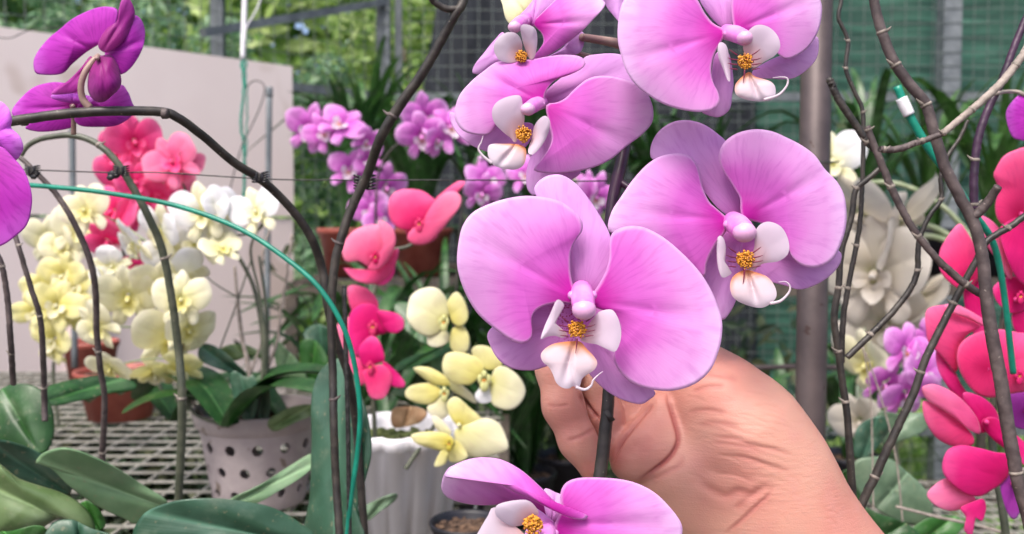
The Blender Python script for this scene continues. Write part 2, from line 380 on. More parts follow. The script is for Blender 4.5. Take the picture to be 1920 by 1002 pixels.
def net_mat(name, c1, c2, sx, sz, hole=0):
    t = NT(name); g = t.new("ShaderNodeTexCoord"); mp = t.new("ShaderNodeMapping"); mp.inputs["Scale"].default_value = (sx, sx, sz); t.link(g.outputs["Object"], mp.inputs[0])
    n = t.noise(1, mp.outputs[0], detail=5, rough=.65); n2 = t.noise(3)
    c = t.mix(t.ramp(n, [(.35, (0, 0, 0, 1)), (.75, (1, 1, 1, 1))]), lin(c1), lin(c2))
    c = t.mix(t.math('MULTIPLY', n2, .5), c, lin(c1))
    t.link(c, t.b.inputs["Base Color"]); t.b.inputs["Roughness"].default_value = .8; t.bump(n, .5, .01)
    return t.m
M['net_black'] = net_mat('black_shade_cloth', (22, 26, 34), (46, 52, 60), 60, 4)
M['net_green'] = net_mat('green_shade_cloth', (22, 58, 48), (74, 128, 108), 2.2, 34)
def skin_mat():
    t = NT('skin'); n1 = t.noise(18, detail=3); n2 = t.noise(70, detail=4); n3 = t.noise(600, detail=3)
    c = t.mix(t.ramp(n1, [(.38, (0, 0, 0, 1)), (.66, (1, 1, 1, 1))]), lin((202, 150, 132)), lin((198, 134, 120)))
    c = t.mix(t.math('MULTIPLY', t.ramp(n2, [(.48, (0, 0, 0, 1)), (.72, (1, 1, 1, 1))]), .5), c, lin((202, 144, 132)))
    at = t.new("ShaderNodeVertexColor"); at.layer_name = "blood_shade"
    c = t.mix(at.outputs[0], c, lin((164, 88, 82)))  # skin redness plus crease shadows, both painted into the colour
    t.link(c, t.b.inputs["Base Color"]); t.b.inputs["Roughness"].default_value = .5; t.b.inputs["Specular IOR Level"].default_value = .35
    t.b.inputs["Subsurface Weight"].default_value = .25; t.b.inputs["Subsurface Radius"].default_value = (1, .35, .2); t.b.inputs["Subsurface Scale"].default_value = .004
    vo = t.new("ShaderNodeTexVoronoi"); vo.feature = 'DISTANCE_TO_EDGE'; vo.inputs["Scale"].default_value = 700
    g = t.new("ShaderNodeTexCoord"); t.link(g.outputs["Object"], vo.inputs["Vector"])
    mp = t.new("ShaderNodeMapping"); mp.inputs["Rotation"].default_value = (0, R(20), 0); mp.inputs["Scale"].default_value = (70, 200, 620); t.link(g.outputs["Object"], mp.inputs[0])
    ln = t.noise(1, mp.outputs[0], detail=3, rough=.6); ln2 = t.noise(45, detail=3)
    h = t.math('ADD', t.math('ADD', t.math('MULTIPLY', vo.outputs[0], .5), t.math('MULTIPLY', n3, .35)), t.math('MULTIPLY', t.math('MULTIPLY', ln, ln2), 2.2)); t.bump(h, .26, .0008)
    return t.m
M['skin'] = skin_mat()

# ================================================================== THE SETTING
def W(x, y, Y):                  # photo pixel met by the vertical plane at world distance Y
    p = P(x, y, 1.0); o = np.array([0, 0, CAM_H]); v = p - o; return o + v * (Y / v[1])
g = box((0, 8, -.05), (60, 60, .1)); tag(build('ground', g, M['ground']), kind='structure')
g = box((0, 25.0, .0), (60, 42, .03)); tag(build('grass', g, M['grass']), 'bright sunlit grass outside the wire fence', kind='structure')

# wall panel: runs from near left to far right
A = W(-120, 34, 2.30); B = W(548, 125, 3.0)
A0 = np.array([A[0], A[1], 0.0]); B0 = np.array([B[0], B[1], 0.0]); td = (B0 - A0) / np.linalg.norm(B0 - A0); nd = np.array([td[1], -td[0], 0])
def wallquad(a, b, za0, za1, zb0, zb1, off0, off1, mi=0):
    """slab between two ground points, with its own top heights, off = distances along the wall's normal"""
    V = []
    for p, z0, z1 in ((a, za0, za1), (b, zb0, zb1)):
        for off in (off0, off1):
            for z in (z0, z1): V.append((p[0] + nd[0] * off, p[1] + nd[1] * off, z))
    return np.array(V), [(0, 1, 3, 2), (4, 6, 7, 5), (0, 4, 5, 1), (2, 3, 7, 6), (0, 2, 6, 4), (1, 5, 7, 3)], mi
zt = (A[2] + B[2]) / 2
wroot = empty('partition_wall', (A0 + B0) / 2, 'cream painted partition wall with a stained patch, ending at a clean vertical edge', 'wall')
seam = W(60, 405, 2.4)[2]
build('upper_panel', wallquad(A0, B0, seam + .004, A[2], seam + .004, B[2], -.03, 0), M['wall'], wroot, smooth=False)
mid = A0 + (B0 - A0) * .50
build('lower_panel', wallquad(A0, B0, 0, seam - .004, 0, seam - .004, -.035, -.006), M['wall'], wroot, smooth=False)
build('corner_post', wallquad(A0 + td * .30, A0 + td * .37, 0, seam - .02, 0, seam - .02, -.004, .03), M['wall'], wroot, smooth=False)

# wire fence: side run meets the front run at the corner post
FA = np.array([-1.85, 2.75, 0]); FC = W(720, 185, 3.9); FC[2] = 0; FE = np.array([3.4, 3.9, 0])
froot = empty('wire_fence', FC, 'grey steel framed wire mesh fence closing the plant house', 'fence')
H = 2.75
def post(p, w=.05, nm='post', h=H): build(nm, beam((p[0], p[1], 0), (p[0], p[1], h), w), M['fence'], froot, smooth=False)
def side(t): return FA + (FC - FA) * t
post(FC, .055); post(W(728 + 20, 185, 3.95) * [1, 1, 0], .03)
sx = None
for px in (415,):
    # point of the side run on that pixel column
    k = (px - 960) / F; best = min(np.linspace(0, 1, 2000), key=lambda t: abs(side(t)[0] / side(t)[1] - k)); post(side(best), .045)
post(W(1776, 185, 3.9) * [1, 1, 0], .075)
post(side(0), .05); post(FE, .05)
zr = W(900, 183, 3.9)[2]
for z in (zr, .55): 
    build('rail', beam((FA[0], FA[1] - .01, z), (FC[0], FC[1] - .01, z), .035), M['fence'], froot, smooth=False)
    build('rail', beam((FC[0] + .03, FC[1], z), (FE[0], FE[1], z), .035), M['fence'], froot, smooth=False)
build('brace', beam(P(380, 62, 3.05), P(725, 3, 3.84), .03), M['fence'], froot, smooth=False)
def meshrun(a, b, off, step=.058, z0=.03, z1=H, w=.0027, lean=0):
    L = np.linalg.norm((b - a)[:2]); t = (b - a) / L; nrm = np.array([t[1], -t[0], 0]) * off; parts = []
    for k in range(int(L / step) + 1):
        p = a + t * k * step + nrm; parts.append(beam((p[0], p[1], z0), (p[0], p[1], z1), w))
    n2 = nrm * (1 + .0045 / max(abs(off), 1e-6))
    for k in range(int((z1 - z0) / step) + 1):
        z = z0 + k * step
        for s in range(6):      # slightly sagging wires
            q0, q1 = s / 6, (s + 1) / 6; f = lambda q: z + .006 * math.sin(q * 9 + k)
            parts.append(beam((*(a + (b - a) * q0 + n2)[:2], f(q0)), (*(a + (b - a) * q1 + n2)[:2], f(q1)), w))
    return parts
build('mesh_panel', meshrun(FA, FC, .03), M['mesh'], froot, smooth=False)
build('mesh_panel', meshrun(FC, FE, .035), M['mesh'], froot, smooth=False)

# shade cloths hung outside the fence
def cloth(name, corners, mat, label, amp=.02, kx=5, nx=60, nz=30):
    c = np.array(corners, float); V = []; 
    for j in range(nz + 1):
        for i in range(nx + 1):
            u, v = i / nx, j / nz
            p = (c[0] * (1 - u) + c[1] * u) * (1 - v) + (c[3] * (1 - u) + c[2] * u) * v
            p = p + np.array([0, amp * math.sin(u * kx * 6.28 + 2 * v) + amp * .5 * math.sin(v * 11 + u * 7), 0]); V.append(p)
    Fc = [(j * (nx + 1) + i, j * (nx + 1) + i + 1, (j + 1) * (nx + 1) + i + 1, (j + 1) * (nx + 1) + i) for j in range(nz) for i in range(nx)]
    o = build(name, (np.array(V), Fc), mat, solid=.003); tag(o, label, 'shade cloth'); return o
cloth('shade_cloth', [W(725, 600, 4.05), W(1420, 790, 4.05), W(1420, -60, 4.05), W(828, -60, 4.05)], M['net_black'], 'black shade cloth with a slanting edge hung behind the middle of the wire fence')
cloth('shade_cloth', [W(1400, 760, 4.12), W(2050, 740, 4.12), W(2050, -80, 4.12), W(1400, -80, 4.12)], M['net_green'], 'rippled green shade cloth hung behind the wire fence beside the black cloth', amp=.03, kx=3, nz=60)

# square tube post in the plant house, in front of the right-hand stalks' tangle
proot = empty('support_post', W(1530, 830, .84) * [1, 1, 0], 'rust speckled grey steel post standing behind the large lilac orchid', 'post')
b0 = P(1525, 420, .84)
build('tube_wall', tube_raw(np.array([(b0[0] - .002, b0[1], 0), (b0[0], b0[1], 1.0), (b0[0] + .004, b0[1] + .01, 2.4)]), .0140, 28), M['steel'], proot)
build('weld_seam', [tube_raw(np.array([(b0[0] + dx, b0[1] - .0128, 0), (b0[0] + dx + .005, b0[1] - .003, 2.4)]), .0007, 6) for dx in (-.006, .001)], M['steel'], proot)

# wire mesh bench on the left
def bench(x0, x1, y0, y1, z, label, step=.045, w=.0032, mt='bench'):
    r = empty('mesh_bench', ((x0 + x1) / 2, (y0 + y1) / 2, 0), label, 'bench'); parts = []
    nx = int((x1 - x0) / step); ny = int((y1 - y0) / step)
    for i in range(nx + 1): parts.append(beam((x0 + i * step, y0, z), (x0 + i * step, y1, z), w))
    for j in range(ny + 1): parts.append(beam((x0, y0 + j * step, z + w), (x1, y0 + j * step, z + w), w))
    build('mesh_top', parts, M[mt], r, smooth=False)
    for s in ((x0, y0, x1, y0), (x0, y1, x1, y1), (x0, y0, x0, y1), (x1, y0, x1, y1)):
        build('edge_bar', beam((s[0], s[1], z - .018), (s[2], s[3], z - .018), .03), M['rust'], r, smooth=False)
    for x in (x0, x1):
        for y in (y0, y1): build('leg', beam((x, y, 0), (x, y, z - .035), .03), M['rust'], r, smooth=False)
    return r
BZ = 1.10; FZ = 1.30
bench(-1.35, -.02, .62, 2.12, BZ, 'low wire mesh bench carrying the foreground orchids and the holed pot')
bench(-.56, 1.75, 2.30, 3.35, FZ, 'far wire mesh bench under the pots of strap leaved plants', step=.05, mt='rust')
bench(.42, 1.9, .62, 2.0, .86, 'low wire mesh bench under the pink orchids behind the steel post')

# ------------------------------------------------------------------ greenery outside
def leafmass(n, fn, size, seed, cols=3):
    g = np.random.default_rng(seed); V = []; Fc = []; U = []
    for i in range(n):
        c, outd = fn(g); a = g.normal(0, 1, 3) + outd * .9 + np.array([0, -.4, .5]); a /= np.linalg.norm(a)
        x = np.cross(a, g.normal(0, 1, 3)); x /= np.linalg.norm(x); y = np.cross(a, x); s = size * g.uniform(.6, 1.4)
        k = len(V); V += [c - x * s, c + y * s * .42 + a * s * .1, c + x * s, c - y * s * .42 + a * s * .1]; Fc.append((k, k + 1, k + 2, k + 3))
        q = g.random(); U += [(q, q)] * 4
    return np.array(V), Fc, 0, np.array(U), None
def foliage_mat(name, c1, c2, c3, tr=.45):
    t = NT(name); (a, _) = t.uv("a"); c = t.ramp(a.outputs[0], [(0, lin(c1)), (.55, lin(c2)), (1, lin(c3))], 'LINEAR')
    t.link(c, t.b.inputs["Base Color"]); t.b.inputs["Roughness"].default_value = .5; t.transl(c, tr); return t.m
M['fol_a'] = foliage_mat('fresh_foliage', (70, 112, 78), (112, 150, 112), (166, 192, 152))
M['fol_b'] = foliage_mat('bright_foliage', (96, 132, 60), (146, 176, 94), (196, 212, 142))
M['fol_c'] = foliage_mat('dark_foliage', (40, 74, 36), (66, 104, 50), (110, 140, 70))
M['fol_d'] = foliage_mat('shaded_foliage', (26, 44, 28), (44, 66, 38), (92, 96, 66), .2)  # darker leaf copy, shade under the benches put into its colour
M['bark'] = plain('bark', (88, 78, 66), (128, 118, 102), 30, .9, bump=.8, bd=.01)
def tree(x, y, h, blobs, mat, label, n=5200, leaf=.045, seed=1, name='tree', cat='tree', group=None):
    r = empty(name, (x, y, 0), label, cat, group)
    trunk = [tube([(x, y, 0), (x + .06, y, h * .4), (x - .05, y + .05, h * .8)], [.07, .05, .03], 14, 8)]
    for bx, bz, br in blobs:
        trunk.append(tube([(x, y, h * .35), ((x + bx) / 2, y, (h * .5 + bz) / 2), (bx, y, bz)], [.03, .02, .008], 8, 6))
    build('trunk', trunk, M['bark'], r)
    w = np.array([b[2] ** 2 for b in blobs]); w = w / w.sum()
    g0 = np.random.default_rng(seed + 50); subs = []
    for bx, bz, br in blobs:
        for k in range(9):
            v = g0.normal(0, 1, 3); v /= np.linalg.norm(v); subs.append((np.array([bx, y, bz]) + v * br * g0.uniform(.35, .95), br * g0.uniform(.25, .45)))
    def fn(g):
        c, rr = subs[g.integers(len(subs))]; v = g.normal(0, 1, 3); v /= np.linalg.norm(v); return c + v * rr * g.uniform(.6, 1.05), v
    build('crown', leafmass(n, fn, leaf, seed), mat, r, smooth=False)
tree(-2.05, 5.2, 2.6, [(-2.5, 2.35, .55), (-1.75, 2.2, .5), (-1.2, 1.9, .5), (-2.2, 1.6, .55), (-1.3, 1.3, .45)], M['fol_a'], 'leafy fresh green shrub crowding against the fence above the wall end', 9000, .034, 3, 'shrub', 'shrub')
tree(-3.9, 5.8, 3.2, [(-4.2, 2.9, .8), (-3.3, 2.6, .7), (-3.0, 1.7, .7), (-4.6, 1.9, .8)], M['fol_c'], 'dark green tree beyond the fence above the magenta orchid', 6500, .045, 5)
tree(-.75, 6.6, 3.4, [(-1.0, 2.9, .7), (-.5, 2.3, .6), (-1.2, 1.9, .6), (-.3, 3.2, .6)], M['fol_b'], 'yellow green sunlit tree beyond the fence between corner post and black cloth', 6500, .045, 7)
tree(1.4, 6.8, 3.2, [(1.0, 2.7, .8), (2.0, 2.5, .8), (1.5, 1.6, .8), (2.6, 1.5, .7)], M['fol_c'], 'dark tree standing beyond the green shade cloth', 3000, .06, 9)
# distant wood and sky are lit by the real sky
gw = np.random.default_rng(77)
def fnw(g):
    th = g.uniform(-1.05, 1.05); d = g.uniform(10.5, 14); z = abs(g.uniform(0, 1)) * (9 + 1.2 * math.sin(th * 9)); return np.array([math.sin(th) * d, math.cos(th) * d, z]), np.array([0, -1, .2])
tag(build('distant_woods', leafmass(42000, fnw, .19, 78), M['fol_b'], smooth=False), 'bright blurred mass of sunlit woods far behind the fence', kind='stuff')
def fng(g):
    return np.array([g.uniform(-3, 5), g.uniform(4.3, 9), abs(g.normal(0, .12)) + .03]), np.array([0, 0, .3])
tag(build('undergrowth', leafmass(14000, fng, .06, 79), M['fol_b'], smooth=False), 'bright green low plants outside the fence', kind='stuff')

# ------------------------------------------------------------------ strap leaved plants in terracotta pots
def pot_obj(name, x, y, z, r, h, mat, label, cat='pot', fill='soil', flute=0, nf=0, group=None, rim=True):
    prof = [(0, .004), (r * .68, .004), (r * .70, 0), (r * .72, 0), (r * .95, h * .86)]
    prof += [(r * 1.0, h * .87), (r * 1.04, h * .97), (r * 1.02, h), (r * .97, h), (r * .92, h * .93), (r * .70, .012), (0, .010)]
    root = empty(name, (x, y, z), label, cat, group)
    build('pot_wall', lathe(prof, 56, (x, y, z), flute, nf), mat, root)
    g = np.random.default_rng(int(abs(x * 977 + y * 131) * 10) % 9999); parts = [lathe([(0, h * .84), (r * .5, h * .86), (r * .90, h * .82)], 40, (x, y, z))]
    for k in range(60):
        a = g.uniform(0, 6.28); q = r * .82 * math.sqrt(g.random()); s = r * g.uniform(.05, .13)
        parts.append(ball((x + q * math.cos(a), y + q * math.sin(a), z + h * .86), s, 6, 4, (1, g.uniform(.4, 1), .6)))
    build('potting_mix', parts, M[fill], root)
    return root
def strap_plant(x, y, z, n, L, w, mat, label, seed, spread=1.0, name='strap_leaved_plant', group=None):
    g = np.random.default_rng(seed); r = empty(name, (x, y, z), label, 'plant', group)
    for k in range(n):
        a = g.uniform(0, 6.28); l = L * g.uniform(.6, 1.1); e = g.uniform(.15, 1.0) * spread; dx, dy = math.cos(a), math.sin(a)
        C = [(x + dx * .015, y + dy * .015, z), (x + dx * l * .18 * e, y + dy * l * .18 * e, z + l * .42), (x + dx * l * .5 * e, y + dy * l * .5 * e, z + l * .80), (x + dx * l * .95 * e, y + dy * l * .95 * e, z + l * (1.0 - .45 * e * e))]
        build('leaf', ribbon(C, w * g.uniform(.7, 1.2), (-dx * .2, -dy * .2, 1), .35, 16, 4, shape=lambda t: max(.02, (math.sin(math.pi * min(1, .1 + .9 * t))) ** .6)), mat, r)
    return r
sg = 'strap leaved plants in terracotta pots on the far bench'
specs = [(655, 2.50, .44, M['strap'], 'dark strap leaved plant beside the wall edge, behind the lilac orchids'),
         (690, 2.75, .55, M['strap2'], 'brighter strap leaved plant with upright leaves before the corner post'),
         (790, 2.5, .42, M['strap'], 'drooping strap leaved plant behind the coral flowers'),
         (905, 2.7, .46, M['strap'], 'strap leaved plant behind the central lilac orchid, left side'),
         (1015, 2.45, .40, M['strap'], 'strap leaved plant hidden behind the central lilac orchid'),
         (1240, 2.6, .42, M['strap'], 'strap leaved plant between the two largest lilac flowers'),
         (1330, 2.75, .42, M['strap'], 'strap leaved plant behind the right lilac flower'),
         (1620, 2.5, .58, M['strap'], 'tall strap leaved plant just behind the steel post'),
         (1745, 2.6, .58, M['strap2'], 'tall strap leaved plant crossed by the green stake'),
         (1870, 2.5, .56, M['strap2'], 'tall strap leaved plant behind the pink orchids')]
for i, (px, Y, L, mt, lb) in enumerate(specs):
    x = (px - 960) / F * Y
    pot_obj('plant_pot', x, Y, FZ + .008, .085, .13, M['terracotta'] if i < 3 else M['black_pot'], ('terracotta' if i < 3 else 'black') + ' pot holding the ' + lb.replace('strap leaved plant', 'strap plant').replace('drooping ', 'drooping '), group=None)
    strap_plant(x, Y, FZ + .11, 34 if i < 7 else 20, L * (1 if i < 7 else .86), .017, mt, lb, 100 + i, .6 if i < 2 else 1.1)
# low leafy clutter below the benches
def fnc(g):
    return np.array([g.uniform(-.72, 1.05), g.uniform(2.3, 3.7), abs(g.normal(0, .42))]), np.array([0, -.2, .5])
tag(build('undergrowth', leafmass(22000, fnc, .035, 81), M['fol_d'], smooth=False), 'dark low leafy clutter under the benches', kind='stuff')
def fnc3(g):
    return np.array([g.uniform(-1.5, -.42), g.uniform(1.95, 2.25), g.uniform(.15, 1.02)]), np.array([0, -.2, .5])
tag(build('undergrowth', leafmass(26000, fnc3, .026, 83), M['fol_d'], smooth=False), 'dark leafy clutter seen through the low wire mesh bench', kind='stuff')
def fnc2(g):
    return np.array([g.uniform(.75, 2.4), g.uniform(2.3, 3.6), abs(g.normal(0, .15))]), np.array([0, -.2, .5])
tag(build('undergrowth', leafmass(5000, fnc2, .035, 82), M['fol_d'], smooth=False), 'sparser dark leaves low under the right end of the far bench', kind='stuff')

# ================================================================== TRACED FLOWERS IN THE FOREGROUND
ZOOM = {'1': (820, 300, 2.004), '2': (820, 0, 2.4), '3': (0, 0, 2.505), '4': (0, 300, 2.386), '5': (0, 600, 2.492), '6': (540, 100, 2.178),
        '7': (540, 500, 1.996), '8': (820, 640, 2.341), 'a': (1480, 0, 2.505), 'b': (1480, 300, 2.505), 'c': (1480, 600, 2.493), '0': (0, 0, 1)}
def Z(z, pts):
    ox, oy, k = ZOOM[z]; return [(ox + p[0] / k, oy + p[1] / k) for p in pts]
def cirrus(pts, d, w=5):
    return ptube([(x, y, d - .002) for x, y in pts], [w * 1.3, w, w * .7, 1.2], n=26, mi=1, segs=8)
def lip_parts(d, cal, cr, left, right, mid, cir, lb=None, rb=None, stripes=True):
    """white lip: two side lobes, middle lobe with its tendril; callus; stripes"""
    out = {}
    out['side'] = []
    for lobe, sgn in ((left, -1), (right, 1)):
        if lobe: out['side'].append(petal_px(lobe, cal, d - .004, -.008, .0012, .0006, .0004, tx=sgn * .001, nr=10, na=48, sk=0))
    out['mid'] = [petal_px(mid, cal, d - .006, -.006, .0017, .0010, .0005, nr=14, na=64, sk=2.6)] if mid else []
    if cir: out['mid'].append((lambda t: (t[0], t[1], 0, np.full((len(t[0]), 2), .8), None))(cirrus(cir, d - .012)))
    # callus: knobbly saddle of warts
    g = np.random.default_rng(int(cal[0])); cs = []; c3 = P(cal[0], cal[1], d - .008); m = d / F
    cs.append(ball(c3, cr * .78 * m, 14, 10, (1, .55, .9)))
    for k in range(70):
        a = g.uniform(0, 6.28); q = math.sqrt(g.random()) * .85
        cs.append(ball(c3 + np.array([math.cos(a) * q * cr * m, -cr * m * .55 * math.sqrt(max(.05, 1 - q * q)), math.sin(a) * q * cr * m]), cr * m * g.uniform(.09, .15), 7, 5))
    out['callus'] = cs
    st = []
    if stripes:
        for sgn in (-1, 1):
            for k in range(4):
                y0 = cal[1] - 13 + k * 9; x0 = cal[0] + sgn * cr * .8; L = 20 - abs(k - 1.5) * 3
                st.append(ptube([(x0, y0, d - .0125), (x0 + sgn * L * .5, y0 - 1 - (k == 0) * 4, d - .0128), (x0 + sgn * L, y0 - 5 - (k == 0) * 6 + k, d - .0130)], [2.6, 2.4, .8], n=8, segs=6, mi=1))
    if mid and stripes: st.append(ptube([(cal[0], cal[1] + cr * .9, d - .0100), (cal[0] - 1, cal[1] + cr * 1.6, d - .0102), (cal[0] - 3, cal[1] + cr * 2.3, d - .0104)], [3.5, 2.6, .8], n=10, segs=6, mi=1))
    out['stripe'] = st
    return out
def flower_px(plant, d, tepals, column, lip, mats, pedicel=None):
    """flower part = column + pedicel; sub-parts petal, sepal, lip, callus.
    tepals = [(kind, outline, base, dict)] ; column = (from, to, width px)"""
    (x0, y0), (x1, y1), w = column; org = P(x0, y0, d)
    ps = [ptube([(x0, y0, d + .004), ((x0 + x1) / 2, (y0 + y1) / 2 - 2, d - .006), (x1, y1, d - .014)], [w * .95, w * 1.05, w * .98], n=14, segs=16),
          (lambda b: (b[0], b[1], 1))(ball(P(x1, y1, d - .014), w * .52 * d / F, 14, 10, (1, .9, .85)))]
    for sg in (-1, 1): ps.append(ball(P(x0 * .6 + x1 * .4 + sg * w * .45, y0 * .75 + y1 * .25, d - .003), w * .2 * d / F, 10, 8))
    if w < 12: ps = [(q[0], q[1], 2) for q in ps]
    if pedicel: ps.append((lambda t: (t[0], t[1], 2))(ptube(pedicel[0], pedicel[1], d + .01, n=30)))
    f = build('flower', ps, [M['column'], M['column_tip'], M['pedicel']], plant, org)
    for kind, ol, base, kw in tepals:
        kw = dict(kw); mt = kw.pop('mat', None) or (mats[0] if kind == 'petal' else mats[1]); off = kw.pop('off', 0)
        build(kind, petal_px(ol, base, d + off, **kw), mt, f, solid=.00025)
    if lip:
        L = lip
        if L['side']: build('side_lobe', L['side'] + L['stripe'], [M['side'], M['stripe']], f, solid=0)
        if L['mid']: build('lip', L['mid'], M['lip'], f)
        build('callus', L['callus'], M['callus'], f)
    return f
hero = empty('orchid_plant', P(1165, 300, .47), 'tall lilac moth orchid with white lips held up by a hand', 'orchid')
HM = (M['orchid'], M['orchid_sepal'])
PT = dict(dome=.0022, curl=.0006, rip=.0013)
SP = dict(dome=.0018, curl=.0004, rip=.0008)
# --- A, the central bloom
A_left = [(1078,552),(1071,520),(1069,495),(1071,470),(1080,450),(1092,432),(1090,412),(1072,392),(1045,376),(1010,369),(980,368),(945,374),(912,385),(885,400),(867,425),(859,460),(857,495),(863,525),(875,555),(893,585),(915,607),(940,626),(963,641),(980,645),(993,640),(998,625),(996,605),(999,590),(1011,578),(1030,571),(1055,567),(1080,570)]
A_right = [(1108,557),(1125,530),(1137,505),(1143,480),(1143,452),(1150,435),(1170,426),(1195,424),(1220,432),(1250,450),(1280,476),(1310,508),(1332,542),(1346,575),(1354,605),(1352,640),(1345,665),(1335,690),(1315,712),(1290,726),(1260,733),(1230,732),(1200,725),(1175,711),(1157,690),(1150,670),(1156,650),(1163,625),(1160,605),(1146,588),(1125,580),(1108,572)]
A_dors = [(1078,552),(1068,500),(1056,445),(1030,392),(1008,372),(1002,352),(1020,333),(1050,328),(1080,345),(1105,375),(1126,407),(1142,437),(1150,470),(1145,505),(1128,535),(1108,556),(1092,562)]
A_ls = [(1086,575),(1050,556),(1005,560),(960,585),(916,622),(920,650),(935,675),(957,690),(985,695),(1010,692),(1050,675),(1075,650),(1085,610)]
A_rs = [(1090,572),(1118,566),(1142,590),(1140,640),(1170,680),(1195,705),(1228,735),(1217,750),(1200,758),(1170,751),(1140,735),(1112,710),(1092,680),(1080,640),(1082,605)]
lipA = lip_parts(.398, (1082, 617), 20, [(1048,562),(1058,572),(1052,586),(1045,599),(1043,612),(1052,622),(1064,626),(1055,634),(1040,630),(1025,632),(1014,636),(1021,612),(1032,588),(1041,567)],
    [(1096,628),(1103,610),(1118,590),(1128,583),(1147,581),(1158,595),(1164,617),(1164,636),(1158,654),(1151,660),(1136,654),(1118,646),(1100,643),(1088,638)],
    [(1072,640),(1052,642),(1035,646),(1021,655),(1014,666),(1018,679),(1030,690),(1037,703),(1043,718),(1054,727),(1067,729),(1075,724),(1083,729),(1088,722),(1091,711),(1099,704),(1114,694),(1120,681),(1114,669),(1100,654),(1088,641)],
    [(1080,726),(1096,731),(1108,724),(1112,714),(1120,705),(1130,697)])
flower_px(hero, .40, [('sepal', A_dors, (1093, 560), dict(off=.011, dt=.004, **SP)), ('sepal', A_ls, (1090, 596), dict(off=.010, dt=.003, mat=M['orchid_dots'], **SP)), ('sepal', A_rs, (1088, 600), dict(off=.010, dt=.002, **SP)),
    ('petal', A_left, (1086, 562), dict(tx=.002, ty=-.002, dt=-.001, **PT)), ('petal', A_right, (1100, 564), dict(tx=-.002, ty=-.002, dt=-.003, **PT))], ((1090, 545), (1095, 581), 43), lipA, HM)
# --- B, the bloom up on the right
B_left = [(1364,412),(1344,392),(1330,379),(1318,354),(1312,329),(1305,306),(1291,292),(1268,288),(1237,294),(1212,310),(1187,337),(1166,367),(1146,399),(1141,432),(1170,446),(1230,480),(1290,505),(1320,520),(1324,500),(1330,482),(1344,456),(1360,436)]
B_right = [(1392,408),(1388,390),(1387,371),(1370,342),(1354,317),(1347,296),(1355,271),(1378,252),(1412,243),(1445,246),(1474,258),(1503,273),(1528,292),(1546,317),(1570,342),(1583,368),(1587,395),(1586,425),(1578,455),(1563,485),(1540,500),(1519,502),(1499,495),(1484,480),(1479,465),(1469,445),(1440,424),(1409,414)]
B_dors = [(1378,412),(1345,390),(1310,345),(1285,310),(1250,302),(1222,298),(1221,272),(1236,246),(1262,229),(1291,226),(1320,234),(1345,251),(1364,270),(1380,310),(1391,350),(1394,385),(1390,408)]
B_ls = [(1392,425),(1362,420),(1335,462),(1318,510),(1330,560),(1342,585),(1354,600),(1366,590),(1378,568),(1392,530),(1404,500),(1408,450)]
B_rs = [(1388,470),(1400,430),(1430,440),(1460,468),(1500,455),(1568,468),(1577,488),(1560,514),(1530,534),(1499,543),(1469,535),(1435,528),(1405,530)]
lipB = lip_parts(.43, (1396, 487), 20, [(1346,445),(1356,446),(1361,465),(1360,500),(1372,512),(1356,521),(1348,508),(1344,480)],
    [(1400,505),(1406,485),(1414,465),(1418,430),(1438,416),(1464,425),(1478,450),(1478,475),(1460,490),(1430,495),(1412,508)],
    Z('1', [(1150,415),(1110,440),(1100,480),(1115,520),(1160,545),(1220,556),(1262,532),(1275,505),(1265,470),(1240,440),(1190,420)]),
    Z('1', [(1250,540),(1290,530),(1320,500),(1325,475),(1308,458),(1282,460)]))
flower_px(hero, .435, [('sepal', B_dors, (1385, 408), dict(off=.010, dt=.004, **SP)), ('sepal', B_ls, (1388, 440), dict(off=.012, dt=.004, **SP)), ('sepal', B_rs, (1396, 470), dict(off=.010, dt=.003, **SP)),
    ('petal', B_left, (1376, 414), dict(tx=.003, ty=-.002, **PT)), ('petal', B_right, (1392, 412), dict(tx=.001, ty=-.002, **PT))], ((1374, 416), (1396, 436), 42), lipB, HM)
